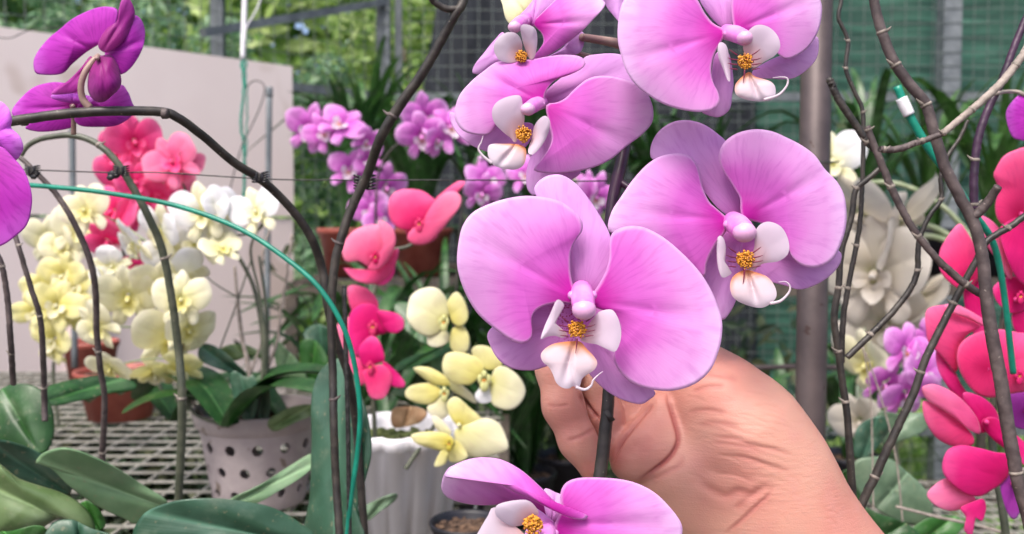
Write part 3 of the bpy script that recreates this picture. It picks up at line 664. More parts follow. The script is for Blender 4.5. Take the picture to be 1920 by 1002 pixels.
# --- C, upper left bloom
flower_px(hero, .44, [
    ('sepal', Z('2', [(470,440),(500,400),(560,350),(640,300),(660,262),(700,248),(790,242),(850,258),(910,310),(930,370),(880,420),(740,440),(600,460),(510,470)]), P2 := Z('2', [(478,462)])[0], dict(off=.012, dt=.006, **SP)),
    ('sepal', Z('2', [(430,560),(300,560),(150,560),(65,505),(58,540),(90,602),(150,652),(220,682),(300,700),(400,660)]), P2, dict(off=.010, dt=.006, **SP)),
    ('sepal', Z('2', [(450,660),(490,590),(530,580),(560,640),(610,740),(645,775),(600,812),(530,835),(465,860),(432,880),(405,850),(400,790),(415,720)]), P2, dict(off=.013, dt=.002, **SP)),
    ('petal', Z('2', [(472,455),(490,410),(530,362),(600,335),(650,310),(667,285),(645,257),(580,248),(500,255),(430,268),(340,275),(270,280),(210,320),(150,370),(100,430),(78,500),(85,550),(120,592),(180,608),(230,605),(265,570),(310,520),(400,480)]), P2, dict(tx=-.002, ty=-.003, dt=.002, **PT)),
    ('petal', Z('2', [(490,475),(540,462),(580,440),(620,400),(680,355),(750,342),(830,355),(900,380),(950,430),(972,500),(962,560),(910,615),(850,660),(780,718),(700,755),(600,777),(520,782),(450,775),(433,762),(460,730),(500,672),(515,620),(500,550)]), P2, dict(tx=.004, ty=.002, dt=-.002, **PT))],
    (Z('2', [(470,462)])[0], Z('2', [(408,492)])[0], 26),
    lip_parts(.436, Z('2', [(388, 605)])[0], 18, Z('2', [(372,432),(320,435),(268,460),(246,500),(255,550),(290,590),(330,622),(350,642),(375,600),(392,540),(385,480)]),
        Z('2', [(480,522),(505,540),(505,580),(485,632),(450,680),(422,697),(408,680),(425,620),(440,560)]),
        Z('2', [(360,650),(300,648),(240,650),(226,675),(232,712),(255,745),(310,762),(360,762),(390,740),(400,700),(395,665)]),
        Z('2', [(245,735),(205,702),(185,670),(198,640),(206,612)]), stripes=False), HM)
# --- D, top right bloom
PD = Z('2', [(1300, 145)])[0]
flower_px(hero, .42, [
    ('sepal', Z('2', [(1180,0),(1200,-60),(1260,-110),(1330,-70),(1345,0),(1335,80),(1310,135),(1250,100)]), PD, dict(off=.010, dt=.004, **SP)),
    ('sepal', Z('2', [(1235,330),(1255,240),(1310,240),(1332,360),(1326,430),(1315,492),(1270,527),(1220,520),(1190,500),(1240,470)]), PD, dict(off=.010, dt=.004, **SP)),
    ('sepal', Z('2', [(1420,320),(1500,270),(1600,230),(1700,165),(1716,210),(1702,270),(1650,325),(1590,355),(1510,355),(1430,350)]), PD, dict(off=.010, dt=.004, **SP)),
    ('petal', Z('2', [(1292,135),(1240,105),(1200,55),(1170,0),(1120,-40),(1000,-80),(900,-60),(840,0),(816,80),(812,180),(830,260),(850,320),(890,380),(950,430),(1020,470),(1100,495),(1180,505),(1240,495),(1270,462),(1265,420),(1240,370),(1232,310),(1245,250),(1268,205),(1290,168)]), PD, dict(tx=-.002, ty=-.002, dt=-.002, **PT)),
    ('petal', Z('2', [(1338,130),(1325,60),(1325,0),(1345,-70),(1420,-110),(1560,-110),(1680,-60),(1726,10),(1728,80),(1710,150),(1670,212),(1620,250),(1570,266),(1530,240),(1500,200),(1430,160),(1380,145)]), Z('2', [(1330,140)])[0], dict(tx=.002, ty=-.002, **PT))],
    (PD, Z('2', [(1385,172)])[0], 30),
    lip_parts(.414, Z('2', [(1383, 280)])[0], 17, Z('2', [(1275,190),(1262,210),(1265,260),(1285,310),(1305,360),(1318,365),(1318,310),(1312,250),(1300,205)]),
        Z('2', [(1385,250),(1375,200),(1400,140),(1440,113),(1490,122),(1530,160),(1543,210),(1520,250),(1470,280),(1430,305),(1400,290)]),
        Z('2', [(1400,325),(1350,368),(1338,400),(1350,432),(1400,452),(1460,457),(1512,445),(1522,400),(1500,368),(1430,345)]),
        Z('2', [(1470,450),(1535,428),(1572,388),(1575,354),(1540,348),(1508,352)])), HM)
# --- E, lowest bloom seen from above
PE = Z('8', [(500, 800)])[0]
flower_px(hero, .385, [
    ('sepal', Z('8', [(470,650),(520,665),(560,690),(560,780),(500,800),(470,730)]), PE, dict(off=.008, dt=.004, **SP)),
    ('sepal', Z('8', [(420,730),(520,800),(560,860),(540,960),(430,960),(380,880),(400,800)]), PE, dict(off=.004, dt=.0, **SP)),
    ('petal', Z('8', [(35,575),(80,545),(200,560),(340,640),(450,700),(520,760),(500,800),(440,760),(400,705),(330,702),(260,717),(180,719),(100,707),(40,682),(17,640)]), PE, dict(off=.021, dt=.002, dome=.001, curl=.001, rip=.001, ty=.012)),
    ('petal', Z('8', [(30,590),(62,552),(110,528),(160,514),(222,511),(290,524),(370,568),(450,638),(510,698),(572,742),(640,758),(662,770),(645,784),(590,777),(520,748),(440,708),(340,662),(270,622),(190,580),(120,560),(66,572),(38,600)]), PE, dict(off=-.004, dt=.006, dome=.003, curl=.001, rip=.001, ty=-.004)),
    ('petal', Z('8', [(545,740),(540,690),(545,650),(570,618),(620,601),(700,599),(800,606),(880,626),(960,670),(1030,740),(1068,795),(1075,840),(1055,900),(900,990),(700,1000),(560,920),(515,840),(520,790)]), PE, dict(ty=-.001, dt=-.002, **PT))],
    (Z('8', [(490, 830)])[0], Z('8', [(470, 880)])[0], 34),
    lip_parts(.375, Z('8', [(420, 800)])[0], 22, Z('8', [(250,730),(220,770),(190,820),(165,870),(150,960),(340,970),(400,880),(330,800)]),
        Z('8', [(262,720),(330,700),(400,700),(440,740),(440,765),(390,802),(330,812),(285,790),(255,760)]), None, None, stripes=False), HM)
# --- F, top bloom seen from the side, cut by the frame
PF = Z('2', [(430, 110)])[0]
flower_px(hero, .455, [
    ('sepal', Z('2', [(470,270),(560,220),(620,148),(655,146),(662,180),(642,235),(580,258),(500,268)]), PF, dict(off=.012, dt=.006, **SP)),
    ('sepal', Z('2', [(300,150),(255,185),(210,240),(170,290),(158,325),(175,334),(210,328),(270,292),(320,270)]), PF, dict(off=.010, dt=.006, **SP)),
    ('sepal', Z('2', [(340,110),(400,40),(430,0),(440,-50),(520,-50),(530,10),(470,80),(420,125)]), PF, dict(off=.004, dt=.004, **SP)),
    ('sepal', Z('2', [(295,30),(290,-40),(430,-50),(445,0),(400,60),(345,112),(312,92)]), PF, dict(off=.016, dt=.008, mat=M['cream'], **SP)),
    ('sepal', Z('2', [(745,-30),(860,-40),(840,60),(822,98),(792,70),(762,30)]), PF, dict(off=.018, dt=.004, **SP)),
    ('petal', Z('2', [(430,105),(470,60),(530,0),(570,-50),(660,-50),(742,0),(752,30),(700,90),(650,142),(600,182),(540,226),(480,260),(440,272),(422,268),(455,230),(478,190),(468,150)]), PF, dict(tx=-.006, ty=.0, **PT))],
    (Z('2', [(400, 90)])[0], Z('2', [(348, 122)])[0], 24),
    lip_parts(.45, Z('2', [(378, 256)])[0], 13, Z('2', [(320,145),(280,165),(255,200),(258,240),(285,275),(340,282),(372,262),(382,200),(360,155)]),
        Z('2', [(400,110),(375,120),(380,170),(395,220),(418,268),(440,250),(450,180),(440,130)]), None, None, stripes=False), HM,
    pedicel=None)
# stalk and pedicels
build('flower_stalk', [ptube([(1190, -60, .50), (1182, 90, .50), (1172, 250, .485), (1166, 300, .48), (1150, 370, .475), (1140, 450, .465)], [22, 24, 28, 26, 24, 20], n=40, mi=1),
    ptube([(1140, 450, .465), (1136, 560, .455), (1142, 660, .445), (1141, 740, .441), (1136, 800, .440), (1124, 900, .438), (1110, 980, .43), (1100, 1090, .43)], [20, 20, 21, 23, 25, 25, 22, 20], n=60, mi=0, jit=.00008),
    ptube([(1180, 90, .50), (1150, 80, .485), (1090, 70, .47)], [22, 16, 14], n=16, mi=2), ptube([(1175, 130, .50), (1140, 116, .49), (1085, 100, .475)], [10, 9, 8], n=16, mi=2),
    ptube([(1168, 280, .48), (1100, 240, .47), (1016, 196, .452)], [14, 10, 10], n=16, mi=1), ptube([(1160, 340, .478), (1260, 400, .46), (1378, 414, .445)], [14, 10, 10], n=16, mi=1),
    ptube([(1142, 640, .446), (1120, 600, .43), (1094, 560, .41)], [14, 10, 10], n=16, mi=1), ptube([(1112, 960, .43), (1070, 990, .41), (1036, 985, .395)], [14, 10, 10], n=16, mi=1),
    ptube([(1182, 60, .50), (1280, 30, .46), (1360, 55, .432)], [14, 12, 12], n=16, mi=1)],
    [M['stalk'], M['stalk_purple'], M['pedicel']], hero)
build('stalk_node', ptube([(1146, 776, .4395), (1137, 782, .4395)], [28, 28], n=4), M['stalk'], hero)

# ================================================================== arching orchid on the left with magenta flowers
mag = empty('orchid_plant', P(640, 1100, .62), 'magenta moth orchid on a long dark arching stalk at the left', 'orchid')
MM = (M['magenta'], M['magenta_back'])
build('flower_stalk', [ptube([(-120, 262, .50), (0, 232, .50), (60, 222, .50), (120, 214, .50), (200, 209, .50), (300, 210, .51), (335, 222, .515), (380, 255, .53), (440, 306, .55), (488, 336, .565), (540, 385, .58), (580, 440, .59), (603, 500, .60), (612, 560, .60), (630, 640, .605), (652, 700, .61), (668, 800, .62), (676, 900, .62), (684, 1010, .62), (690, 1120, .62)], [20, 19, 18, 17, 17, 17, 16, 15, 13], n=150, jit=.00006)], M['stalk'], mag)
for q in ((46, 225), (310, 212)): build('stalk_node', ptube([(q[0] - 5, q[1] + 1, .5045), (q[0] + 5, q[1] + 2, .5045)], [21, 19], n=4), M['stalk_brown'], mag)
G0 = Z('3', [(470, 262)])[0]
flower_px(mag, .505, [
    ('petal', Z('3', [(455,215),(400,250),(340,300),(290,347),(200,352),(165,340),(158,290),(180,240),(230,180),(280,140),(340,90),(420,50),(480,33),(530,36),(552,52),(540,120),(500,190)]), G0, dict(off=-.004, tx=-.004, dt=-.002, **PT)),
    ('petal', Z('3', [(628,75),(660,90),(680,140),(677,200),(655,260),(612,322),(570,350),(535,335),(505,285),(495,245),(560,190),(600,130)]), G0, dict(off=-.003, tx=.004, **PT)),
    ('sepal', Z('3', [(572,0),(600,-12),(626,30),(632,80),(605,150),(562,212),(500,248),(462,220),(480,165),(535,95),(558,45)]), G0, dict(off=-.008, tx=.004, **SP)),
    ('sepal', Z('3', [(425,265),(380,320),(320,380),(270,410),(244,442),(310,442),(370,425),(412,350),(435,300)]), G0, dict(off=-.008, **SP)),
    ('sepal', Z('3', [(480,262),(530,268),(560,330),(567,400),(520,455),(480,480),(440,470),(413,420),(420,340),(450,285)]), G0, dict(off=-.010, dome=.007, curl=.003, rip=.0015))],
    (Z('3', [(462, 268)])[0], Z('3', [(455, 275)])[0], 9), None, MM)
H0 = Z('3', [(340, 500)])[0]
flower_px(mag, .52, [
    ('petal', Z('3', [(56,520),(100,460),(160,410),(240,388),(300,390),(335,400),(400,450),(400,510),(360,560),(330,602),(200,620),(120,605),(130,582),(70,552)]), H0, dict(off=.002, **PT)),
    ('petal', Z('3', [(400,450),(450,470),(560,400),(600,430),(620,480),(635,520),(600,562),(540,592),(460,597),(380,592),(350,560),(365,500)]), H0, dict(off=.0, **PT)),
    ('sepal', Z('3', [(250,445),(340,440),(430,455),(430,480),(340,485),(250,465)]), H0, dict(off=-.006, mat=M['violet'], **SP))],
    (Z('3', [(342, 505)])[0], Z('3', [(342, 500)])[0], 7), None, MM)
build('pedicel', [ptube([(187, 106, .500), (176, 114, .498), (160, 135, .496), (152, 160, .496), (155, 185, .498), (168, 202, .500)], [13, 12, 12, 12, 13, 15], n=30),
    ptube([(136, 198, .517), (138, 225, .522), (138, 252, .525)], [10, 9, 10], n=14)], M['pedicel'], mag)
vio = empty('orchid_plant', P(-60, 330, .40), 'violet moth orchid bloom cut off by the frame beside the arching stalk', 'orchid')
I0 = (-60, 270)
flower_px(vio, .40, [
    ('petal', Z('3', [(0,478),(-60,500),(-120,600),(-40,700),(0,690),(68,752),(100,722),(110,690),(92,640),(52,600),(56,560),(40,510)]), I0, dict(off=.004, mat=M['violet'], **PT)),
    ('petal', Z('3', [(-100,690),(0,688),(60,738),(112,800),(140,870),(151,950),(130,1050),(80,1105),(0,1158),(-100,1170),(-200,1100),(-230,900),(-180,750)]), I0, dict(off=-.002, **PT))],
    ((-70, 270), (-75, 290), 30), None, MM)
build('flower_stalk', ptube([(-70, 268, .412), (-90, 240, .44), (-120, 210, .48)], [12, 14, 16], n=16), M['stalk'], vio)

# ================================================================== THE HAND
def smin(a, b, k):
    h = np.clip(.5 + .5 * (b - a) / k, 0, 1); return b * (1 - h) + a * h - k * h * (1 - h)
def cc(p): x, y, d, r = p; return np.array([(x - 960) / F * d, -(y - 501) / F * d, -d]), r / F * d
def sdf_chain(Q, pts, k=.004):
    out = None
    for a, b in zip(pts[:-1], pts[1:]):
        (pa, ra), (pb, rb) = cc(a), cc(b); ba = pb - pa; h = np.clip(((Q - pa) @ ba) / (ba @ ba), 0, 1)
        dd = np.linalg.norm(Q - pa - h[..., None] * ba, axis=-1) - (ra + (rb - ra) * h)
        out = dd if out is None else smin(out, dd, k)
    return out
def surface_nets(D, lo, h):
    nx, ny, nz = D.shape; inside = D < 0
    c = [D[i:nx - 1 + i, j:ny - 1 + j, k:nz - 1 + k] for i in (0, 1) for j in (0, 1) for k in (0, 1)]
    ins = sum((q < 0).astype(int) for q in c); act = (ins > 0) & (ins < 8); idx = -np.ones(act.shape, int); I = np.argwhere(act); idx[act] = np.arange(len(I))
    offs = [(i, j, k) for i in (0, 1) for j in (0, 1) for k in (0, 1)]; acc = np.zeros((len(I), 3)); cnt = np.zeros(len(I))
    vals = [D[I[:, 0] + o[0], I[:, 1] + o[1], I[:, 2] + o[2]] for o in offs]
    for a in range(8):
        for b in range(a + 1, 8):
            if sum(abs(np.array(offs[a]) - np.array(offs[b]))) != 1: continue
            m = (vals[a] < 0) != (vals[b] < 0); t = np.where(m, vals[a] / np.where(m, vals[a] - vals[b], 1), 0)
            p = np.array(offs[a]) + t[:, None] * (np.array(offs[b]) - np.array(offs[a])); acc += p * m[:, None]; cnt += m
    V = lo + (I + acc / cnt[:, None]) * h; Fc = []
    for ax in range(3):
        u, v = (ax + 1) % 3, (ax + 2) % 3; sl = [slice(None)] * 3; sl2 = [slice(None)] * 3; sl[ax] = slice(0, -1); sl2[ax] = slice(1, None)
        a, b = inside[tuple(sl)], inside[tuple(sl2)]; E = np.argwhere(a != b)
        for e in E:
            if e[u] == 0 or e[v] == 0 or e[u] >= act.shape[u] or e[v] >= act.shape[v] or e[ax] >= act.shape[ax]: continue
            q = []
            for du, dv in ((-1, -1), (0, -1), (0, 0), (-1, 0)):
                w = e.copy(); w[u] += du; w[v] += dv; q.append(idx[tuple(w)])
            if min(q) < 0: continue
            Fc.append(tuple(q) if inside[tuple(e)] else tuple(q[::-1]))
    return V, Fc
def hand():
    lo = np.array([(975 - 960) / F * .42 - .002, -(1180 - 501) / F * .50, -.56]); hi = np.array([(1760 - 960) / F * .52, -(600 - 501) / F * .42, -.415]); h = .0014
    n = np.ceil((hi - lo) / h).astype(int)
    X, Y, Zz = [lo[i] + np.arange(n[i]) * h for i in range(3)]; Q = np.stack(np.meshgrid(X, Y, Zz, indexing='ij'), -1)
    arm = [(1730, 1330, .50, 150), (1535, 1085, .49, 130), (1460, 975, .487, 121)]
    palm = [(1460, 975, .487, 121), (1426, 882, .482, 112), (1372, 800, .478, 102), (1340, 742, .478, 72)]
    heel = [(1440, 1010, .487, 108), (1370, 960, .483, 88), (1290, 930, .480, 62), (1205, 935, .476, 40)]
    top = [(1375, 790, .485, 80), (1290, 700, .495, 62), (1180, 640, .50, 44)]
    thenar = [(1330, 950, .482, 70), (1262, 885, .468, 50)]
    base = smin(smin(sdf_chain(Q, arm, .02), sdf_chain(Q, palm, .02), .02), sdf_chain(Q, heel, .02), .022)
    base = smin(base, sdf_chain(Q, top, .01), .014)
    base = smin(base, sdf_chain(Q, thenar, .01), .014)
    thumb = sdf_chain(Q, [(1275, 905, .480, 48), (1252, 830, .474, 42), (1242, 765, .476, 30)], .008)
    thumb = smin(thumb, sdf_chain(Q, [(1245, 838, .473, 44), (1205, 852, .469, 44), (1180, 866, .468, 36)], .008), .010)
    thumb = smin(thumb, sdf_chain(Q, [(1235, 790, .476, 32), (1195, 835, .471, 38)], .008), .008)
    D = smin(base, thumb, .0014)
    fingers = [[(1170, 630, .495, 38), (1085, 640, .480, 38), (1044, 690, .468, 38), (1056, 762, .463, 37), (1084, 828, .461, 34), (1110, 878, .460, 25)],
               [(1190, 640, .497, 38), (1118, 672, .487, 38), (1116, 720, .479, 35), (1132, 780, .476, 34), (1148, 832, .474, 27)],
               [(1230, 650, .497, 36), (1200, 690, .492, 34), (1185, 735, .487, 33), (1186, 785, .484, 31), (1180, 825, .482, 26)],
               [(1270, 670, .497, 34), (1245, 700, .492, 30), (1232, 745, .488, 28), (1226, 790, .487, 24)]]
    for f in fingers: D = smin(D, sdf_chain(Q, f, .005), .0009)
    V, Fc = surface_nets(D, lo, h)
    me = bpy.data.meshes.new('person'); me.from_pydata(V.tolist(), [], Fc); me.update()
    ob = bpy.data.objects.new('tmp', me); COL.objects.link(ob); sm = ob.modifiers.new('s', 'SMOOTH'); sm.factor = .5; sm.iterations = 3
    ss = ob.modifiers.new('u', 'SUBSURF'); ss.levels = 1; ss.render_levels = 1
    dg = bpy.context.evaluated_depsgraph_get(); m2 = bpy.data.meshes.new_from_object(ob.evaluated_get(dg)); bpy.data.objects.remove(ob)
    nv = len(m2.vertices); co = np.empty(nv * 3); m2.vertices.foreach_get('co', co); co = co.reshape(-1, 3); no = np.array([v.normal[:] for v in m2.vertices])
    px = co[:, 0] / -co[:, 2] * F + 960; py = -co[:, 1] / -co[:, 2] * F + 501
    front = np.clip(no[:, 2] * 1.6, 0, 1); disp = np.zeros(nv); blood_shade = np.zeros(nv)
    gz = np.random.default_rng(5)
    def crease(pts, w, depth, side=.2, red_shade=.4):
        nonlocal disp, blood_shade
        c = spline(pts, max(16, int(len(pts) * 10))); best = np.full(nv, 1e9); tt = np.zeros(nv)
        for i in range(len(c) - 1):
            a, b = c[i], c[i + 1]; ba = b - a; q = np.clip(((px - a[0]) * ba[0] + (py - a[1]) * ba[1]) / (ba @ ba + 1e-9), 0, 1)
            dd = np.hypot(px - a[0] - q * ba[0], py - a[1] - q * ba[1]); m = dd < best; best[m] = dd[m]; tt[m] = (i + q[m]) / (len(c) - 1)
        fade = np.clip(np.sin(np.clip(tt, 0.02, .98) * math.pi) * 1.6, 0, 1)
        depth *= .45; disp -= depth * fade * np.exp(-(best / w) ** 2) * front; disp += depth * side * fade * np.exp(-((best - w * 2.2) / (w * 1.3)) ** 2) * front
        blood_shade = np.maximum(blood_shade, red_shade * fade * np.exp(-(best / (w * 1.8)) ** 2) * front)  # darkens the skin colour along the fold as painted shade
    T9 = lambda p: [(1000 + a / 2.93, 660 + b / 2.93) for a, b in p]
    crease(T9([(740,210),(742,270),(762,335),(778,390),(797,480),(762,560),(690,630),(570,715)]), 3.2, .0030, .0, 1)
    crease([(1226,756),(1200,784),(1174,816),(1154,848),(1147,872)], 3.4, .0050, .0, 1)
    crease(T9([(640,712),(720,668),(805,622),(820,560)]), 4, .0008)
    crease(T9([(960,470),(1100,480),(1200,512),(1330,540),(1430,575)]), 4, .0011)
    crease(T9([(950,500),(1060,505),(1180,525),(1290,560)]), 3.5, .0007)
    crease(T9([(1060,568),(1200,592),(1310,630),(1410,662)]), 4, .0010)
    crease(T9([(890,690),(960,745),(1050,790),(1130,768),(1200,782),(1260,748),(1330,735)]), 8, .0013, .3, .5)
    crease(T9([(930,640),(1010,660),(1100,665),(1180,700),(1260,700)]), 8, .0006, .3, .3)
    crease(T9([(1320,735),(1290,790),(1240,835),(1150,920),(1050,1005)]), 3.5, .0010, .1, .6)
    crease(T9([(1270,750),(1190,800),(1100,870)]), 5, .0006)
    crease(T9([(920,115),(1040,130),(1130,155)]), 4, .0009); crease(T9([(870,225),(960,192),(1060,192)]), 4, .0009)
    crease(T9([(850,330),(960,322),(1070,340)]), 4, .0006); crease(T9([(900,400),(1020,392),(1140,410)]), 4, .0004)
    crease(T9([(70,292),(130,300),(200,288)]), 3, .0006); crease(T9([(180,492),(270,462),(350,408)]), 3.5, .0009)
    crease(T9([(530,520),(600,500),(660,470)]), 9, .0006); crease(T9([(450,560),(560,530),(640,560)]), 9, .0005)
    crease(T9([(255,232),(310,312),(362,372)]), 3.2, .0045, .0, 1)
    for k in range(46):
        x0, y0 = gz.uniform(1285, 1440), gz.uniform(735, 900); L = gz.uniform(30, 80); s = gz.uniform(.02, .35)
        crease([(x0, y0), (x0 + L * .5, y0 + L * .5 * s - 2), (x0 + L, y0 + L * s + 3)], gz.uniform(1.8, 3), gz.uniform(.00012, .00032), .3, .08)
    for k in range(30):
        x0, y0 = gz.uniform(1380, 1560), gz.uniform(780, 1000); L = gz.uniform(20, 60)
        crease([(x0, y0), (x0 + L * .5, y0 + gz.uniform(-3, 8)), (x0 + L, y0 + gz.uniform(0, 18))], gz.uniform(1.8, 3), gz.uniform(.00008, .0002), .3, .03)
    for (bx, by, br, am) in ((1150, 858, 26, .75), (1110, 880, 24, .6), (1230, 790, 26, .35), (1340, 935, 40, .35), (1205, 840, 22, .5), (1335, 880, 50, .25), (1060, 790, 30, .25)):
        blood_shade = np.maximum(blood_shade, am * np.exp(-((px - bx) ** 2 + (py - by) ** 2) / br ** 2))
    co = co + no * disp[:, None]
    cm = np.array(CM); co4 = np.column_stack([co, np.ones(nv)]) @ cm.T; co = co4[:, :3]; org = P(1500, 975, .487)
    m2.vertices.foreach_set('co', (co - org).ravel()); m2.polygons.foreach_set('use_smooth', [True] * len(m2.polygons)); m2.materials.clear(); m2.materials.append(M['skin'])
    ca = m2.color_attributes.new('blood_shade', 'FLOAT_COLOR', 'POINT'); ca.data.foreach_set('color', np.column_stack([blood_shade, blood_shade, blood_shade, np.ones(nv)]).ravel())
    m2.update(); o = bpy.data.objects.new('person', m2); COL.objects.link(o); o.location = Vector(org); ORG[o.name] = org
    tag(o, 'bare hand, palm forward, its fingers curled round the stalk of the lilac orchid', 'person')
hand()

# ================================================================== WIRE, CLIPS, STAKES, BARE STALKS
post_w = 1545
t = [(-60, 316, .60), (60, 319, .60), (210, 324, .60), (300, 324, .60), (500, 336, .60), (640, 338, .61), (900, 338, .63), (1150, 339, .66), (1340, 322, .74), (1508, 309, .82), (1560, 306, .84)]
wire = tag(build('support_wire', [ptube(t, [2.6, 2.6, 2.4], n=120), ptube([(1506, 309, .815), (1530, 305, .80), (1562, 305, .83), (1572, 303, .84)], 3.2, n=12)], M['wire']), 'thin dark horizontal support wire strung across to the steel post', 'wire')
def clip(x, y, d, s, label, seed, hang=0):
    """round claw clip: two toothed jaws, a spring barrel and finger tabs"""
    g = np.random.default_rng(seed); r = empty('plant_clip', P(x, y, d), label, 'clip', 'black claw clips tying stalks to the wire'); m = d / F; ax = g.uniform(-.4, .4)
    o = P(x, y, d)
    for sg in (-1, 1):
        ps = []
        for k in range(5):     # curved teeth round the stalk
            a0 = ax + (k - 2) * .42; dx, dz = math.cos(a0 + 1.57), math.sin(a0 + 1.57)
            pts = [o + np.array([sg * s * m * .25 * math.cos(a0), -s * m * .35, (k - 2) * s * m * .26]), o + np.array([sg * s * m * .85, -s * m * .45, (k - 2) * s * m * .30 + s * m * .1]), o + np.array([sg * s * m * 1.0, s * m * .15, (k - 2) * s * m * .30 + s * m * .16])]
            ps.append(tube(pts, [s * m * .15, s * m * .13, s * m * .06], 8, 6))
        ps.append(tube([o + np.array([sg * s * m * .3, -s * m * .4, -s * m * .6]), o + np.array([sg * s * m * .38, -s * m * .5, 0]), o + np.array([sg * s * m * .3, -s * m * .4, s * m * .6])], s * m * .17, 10, 8))
        build('jaw', ps, M['clip'], r)
    build('spring', tube([o + np.array([math.cos(k * 1.3) * s * m * .22, -s * m * .55 + math.sin(k * 1.3) * s * m * .2, (k / 24 - .5) * s * m * .9]) for k in range(25)], s * m * .05, 80, 6), M['wire'], r)
    if hang:
        w = np.array([-hang * s * m, -s * m * .3, -s * m * .4])
        build('finger_tab', [ball(o + w, s * m * .75, 12, 8, (1.2, .3, .8)), ball(o + w * 1.5 + np.array([0, 0, -s * m * .25]), s * m * .5, 12, 8, (1, .3, .8))], M['clip'], r)
clip(62, 321, .598, 13, 'black claw clip at the far left end of the wire, beside the violet bloom', 1, -.2)
clip(228, 322, .598, 14, 'black claw clip with finger tabs holding the grey green stalk', 2, .9)
clip(488, 334, .562, 15, 'black claw clip holding the long dark arching stalk to the wire', 3)
clip(684, 344, .60, 20, 'largest black claw clip, tying the upright black stalk to the wire', 4)
clip(1153, 338, .655, 15, 'black claw clip on the purple black stalk between the large lilac blooms', 5)

def stalk(name, pts, w, mat, label, nodes=(), d=None, group=None, n=90, extra=(), jit=.00008, cat='flower stalk', nodemat='node'):
    a = [(p[0], p[1], p[2] if len(p) > 2 else d) for p in pts]; r = empty(name, P(*a[-1]), label, cat, group)
    build('cane', [ptube(a, w, n=n, jit=jit)] + [ptube([(q[0], q[1], q[2] if len(q) > 2 else d) for q in e], ew, n=24, jit=jit) for e, ew in extra], M[mat], r)
    C = spline(np.array(a, float), 200); wa = np.interp(np.linspace(0, 1, 200), np.linspace(0, 1, len(np.atleast_1d(w))), np.atleast_1d(w))
    for (nx, ny) in nodes:
        i = int(np.argmin(np.hypot(C[:, 0] - nx, C[:, 1] - ny))); i = min(max(i, 2), 197); c, q = C[i], C[min(i + 2, 199)]; u = (q - C[i - 2]); u = u / (np.hypot(u[0], u[1]) + 1e-9)
        m = c[2] / F; W_ = wa[i]
        ps = [ptube([(c[0] - u[0] * 3, c[1] - u[1] * 3, c[2]), (c[0], c[1], c[2]), (c[0] + u[0] * 3, c[1] + u[1] * 3, c[2])], [W_ * 1.02, W_ * 1.16, W_ * 1.04], n=5)]
        sg = 1 if (int(nx + ny) % 2) else -1      # pointed papery bract
        ps.append(ptube([(c[0], c[1] + 1, c[2] - .001), (c[0] + sg * W_ * .6, c[1] - W_ * .25, c[2] - .001), (c[0] + sg * W_ * .95, c[1] - W_ * .6, c[2] - .001)], [W_ * .55, W_ * .35, 1], n=8))
        build('node', ps, M[nodemat], r)
    return r
stalk('flower_stalk', [(885, -60, .55), (868, 5, .55), (855, 25, .55), (830, 72, .555), (790, 140, .56), (745, 205, .565), (712, 262, .57), (690, 325, .585), (662, 385, .59), (642, 440, .59), (627, 500, .59), (621, 600, .59), (624, 700, .59), (626, 800, .585), (630, 900, .585), (637, 1010, .58), (640, 1090, .58)], [16, 18, 20, 18, 17, 15, 15, 15, 15], 'stalk', 'upright black flower stalk that leans to the upper right behind the lilac blooms',
      nodes=((736, 218), (635, 455), (625, 748)), n=160, extra=[([(862, 18, .55), (835, 16, .548), (812, 2, .545), (800, -20, .54)], [14, 13, 11])], nodemat='stalk_brown')
stalk('flower_stalk', [(40, 292, .66), (52, 274, .66), (80, 260, .66), (130, 254, .66), (175, 266, .66), (212, 296, .66), (245, 345, .665), (275, 400, .67), (303, 465, .68), (322, 560, .69), (335, 660, .70), (341, 740, .70), (340, 830, .71), (334, 945, .72)], [9, 12, 14, 15, 15, 16, 17, 15], 'stalk_green', 'grey green hooked flower stalk with a pale node before the white orchids', nodes=((185, 270), (308, 487), (340, 748)), n=140)
stalk('flower_stalk', [(38, 296, .64), (60, 316, .64), (108, 368, .645), (145, 430, .65), (172, 500, .66), (180, 560, .67), (181, 620, .68), (188, 690, .69), (196, 750, .70), (192, 850, .72), (190, 880, .72)], [9, 11, 12, 12, 11, 13], 'stalk_brown', 'brown flower stalk that curves down past the pale yellow orchids', nodes=((188, 660), (191, 848)), n=110)
stalk('flower_stalk', [(28, 440, .62), (40, 480, .62), (58, 540, .625), (74, 590, .63), (80, 650, .64), (83, 740, .66), (84, 790, .66)], [9, 10, 11, 11], 'stalk_brown', 'short dark flower stalk between the frame edge and the yellow orchids', nodes=((33, 462), (76, 592), (83, 728)), n=70)
stalk('flower_stalk', [(-10, 470, .60), (4, 500, .60), (14, 560, .605), (20, 640, .61), (25, 720, .63)], [10, 11, 11], 'stalk_brown', 'leftmost dark flower stalk, standing before the terracotta pot rim', nodes=((2, 500), (18, 664)), n=50)
tag(build('plant_stake', ptube([(48, 347, .63), (110, 352, .625), (200, 362, .62), (330, 386, .61), (450, 430, .60), (540, 488, .59), (600, 542, .585), (642, 610, .585), (664, 680, .59), (675, 770, .595), (670, 850, .60), (656, 950, .60), (648, 1060, .60)], [9, 9.5, 10, 10, 10], n=150), M['teal']), 'teal plastic coated stake bent over in a long arc before the white orchids', 'plant stake')
tag(build('plant_stake', [ptube([(645, 540, .60), (648, 640, .60), (652, 780, .60), (656, 1060, .60)], 9, n=20), ptube([(645, 541, .60), (645, 536, .60)], 8, n=4)], M['wire']), 'straight grey metal stake standing beside the upright black stalk', 'plant stake')
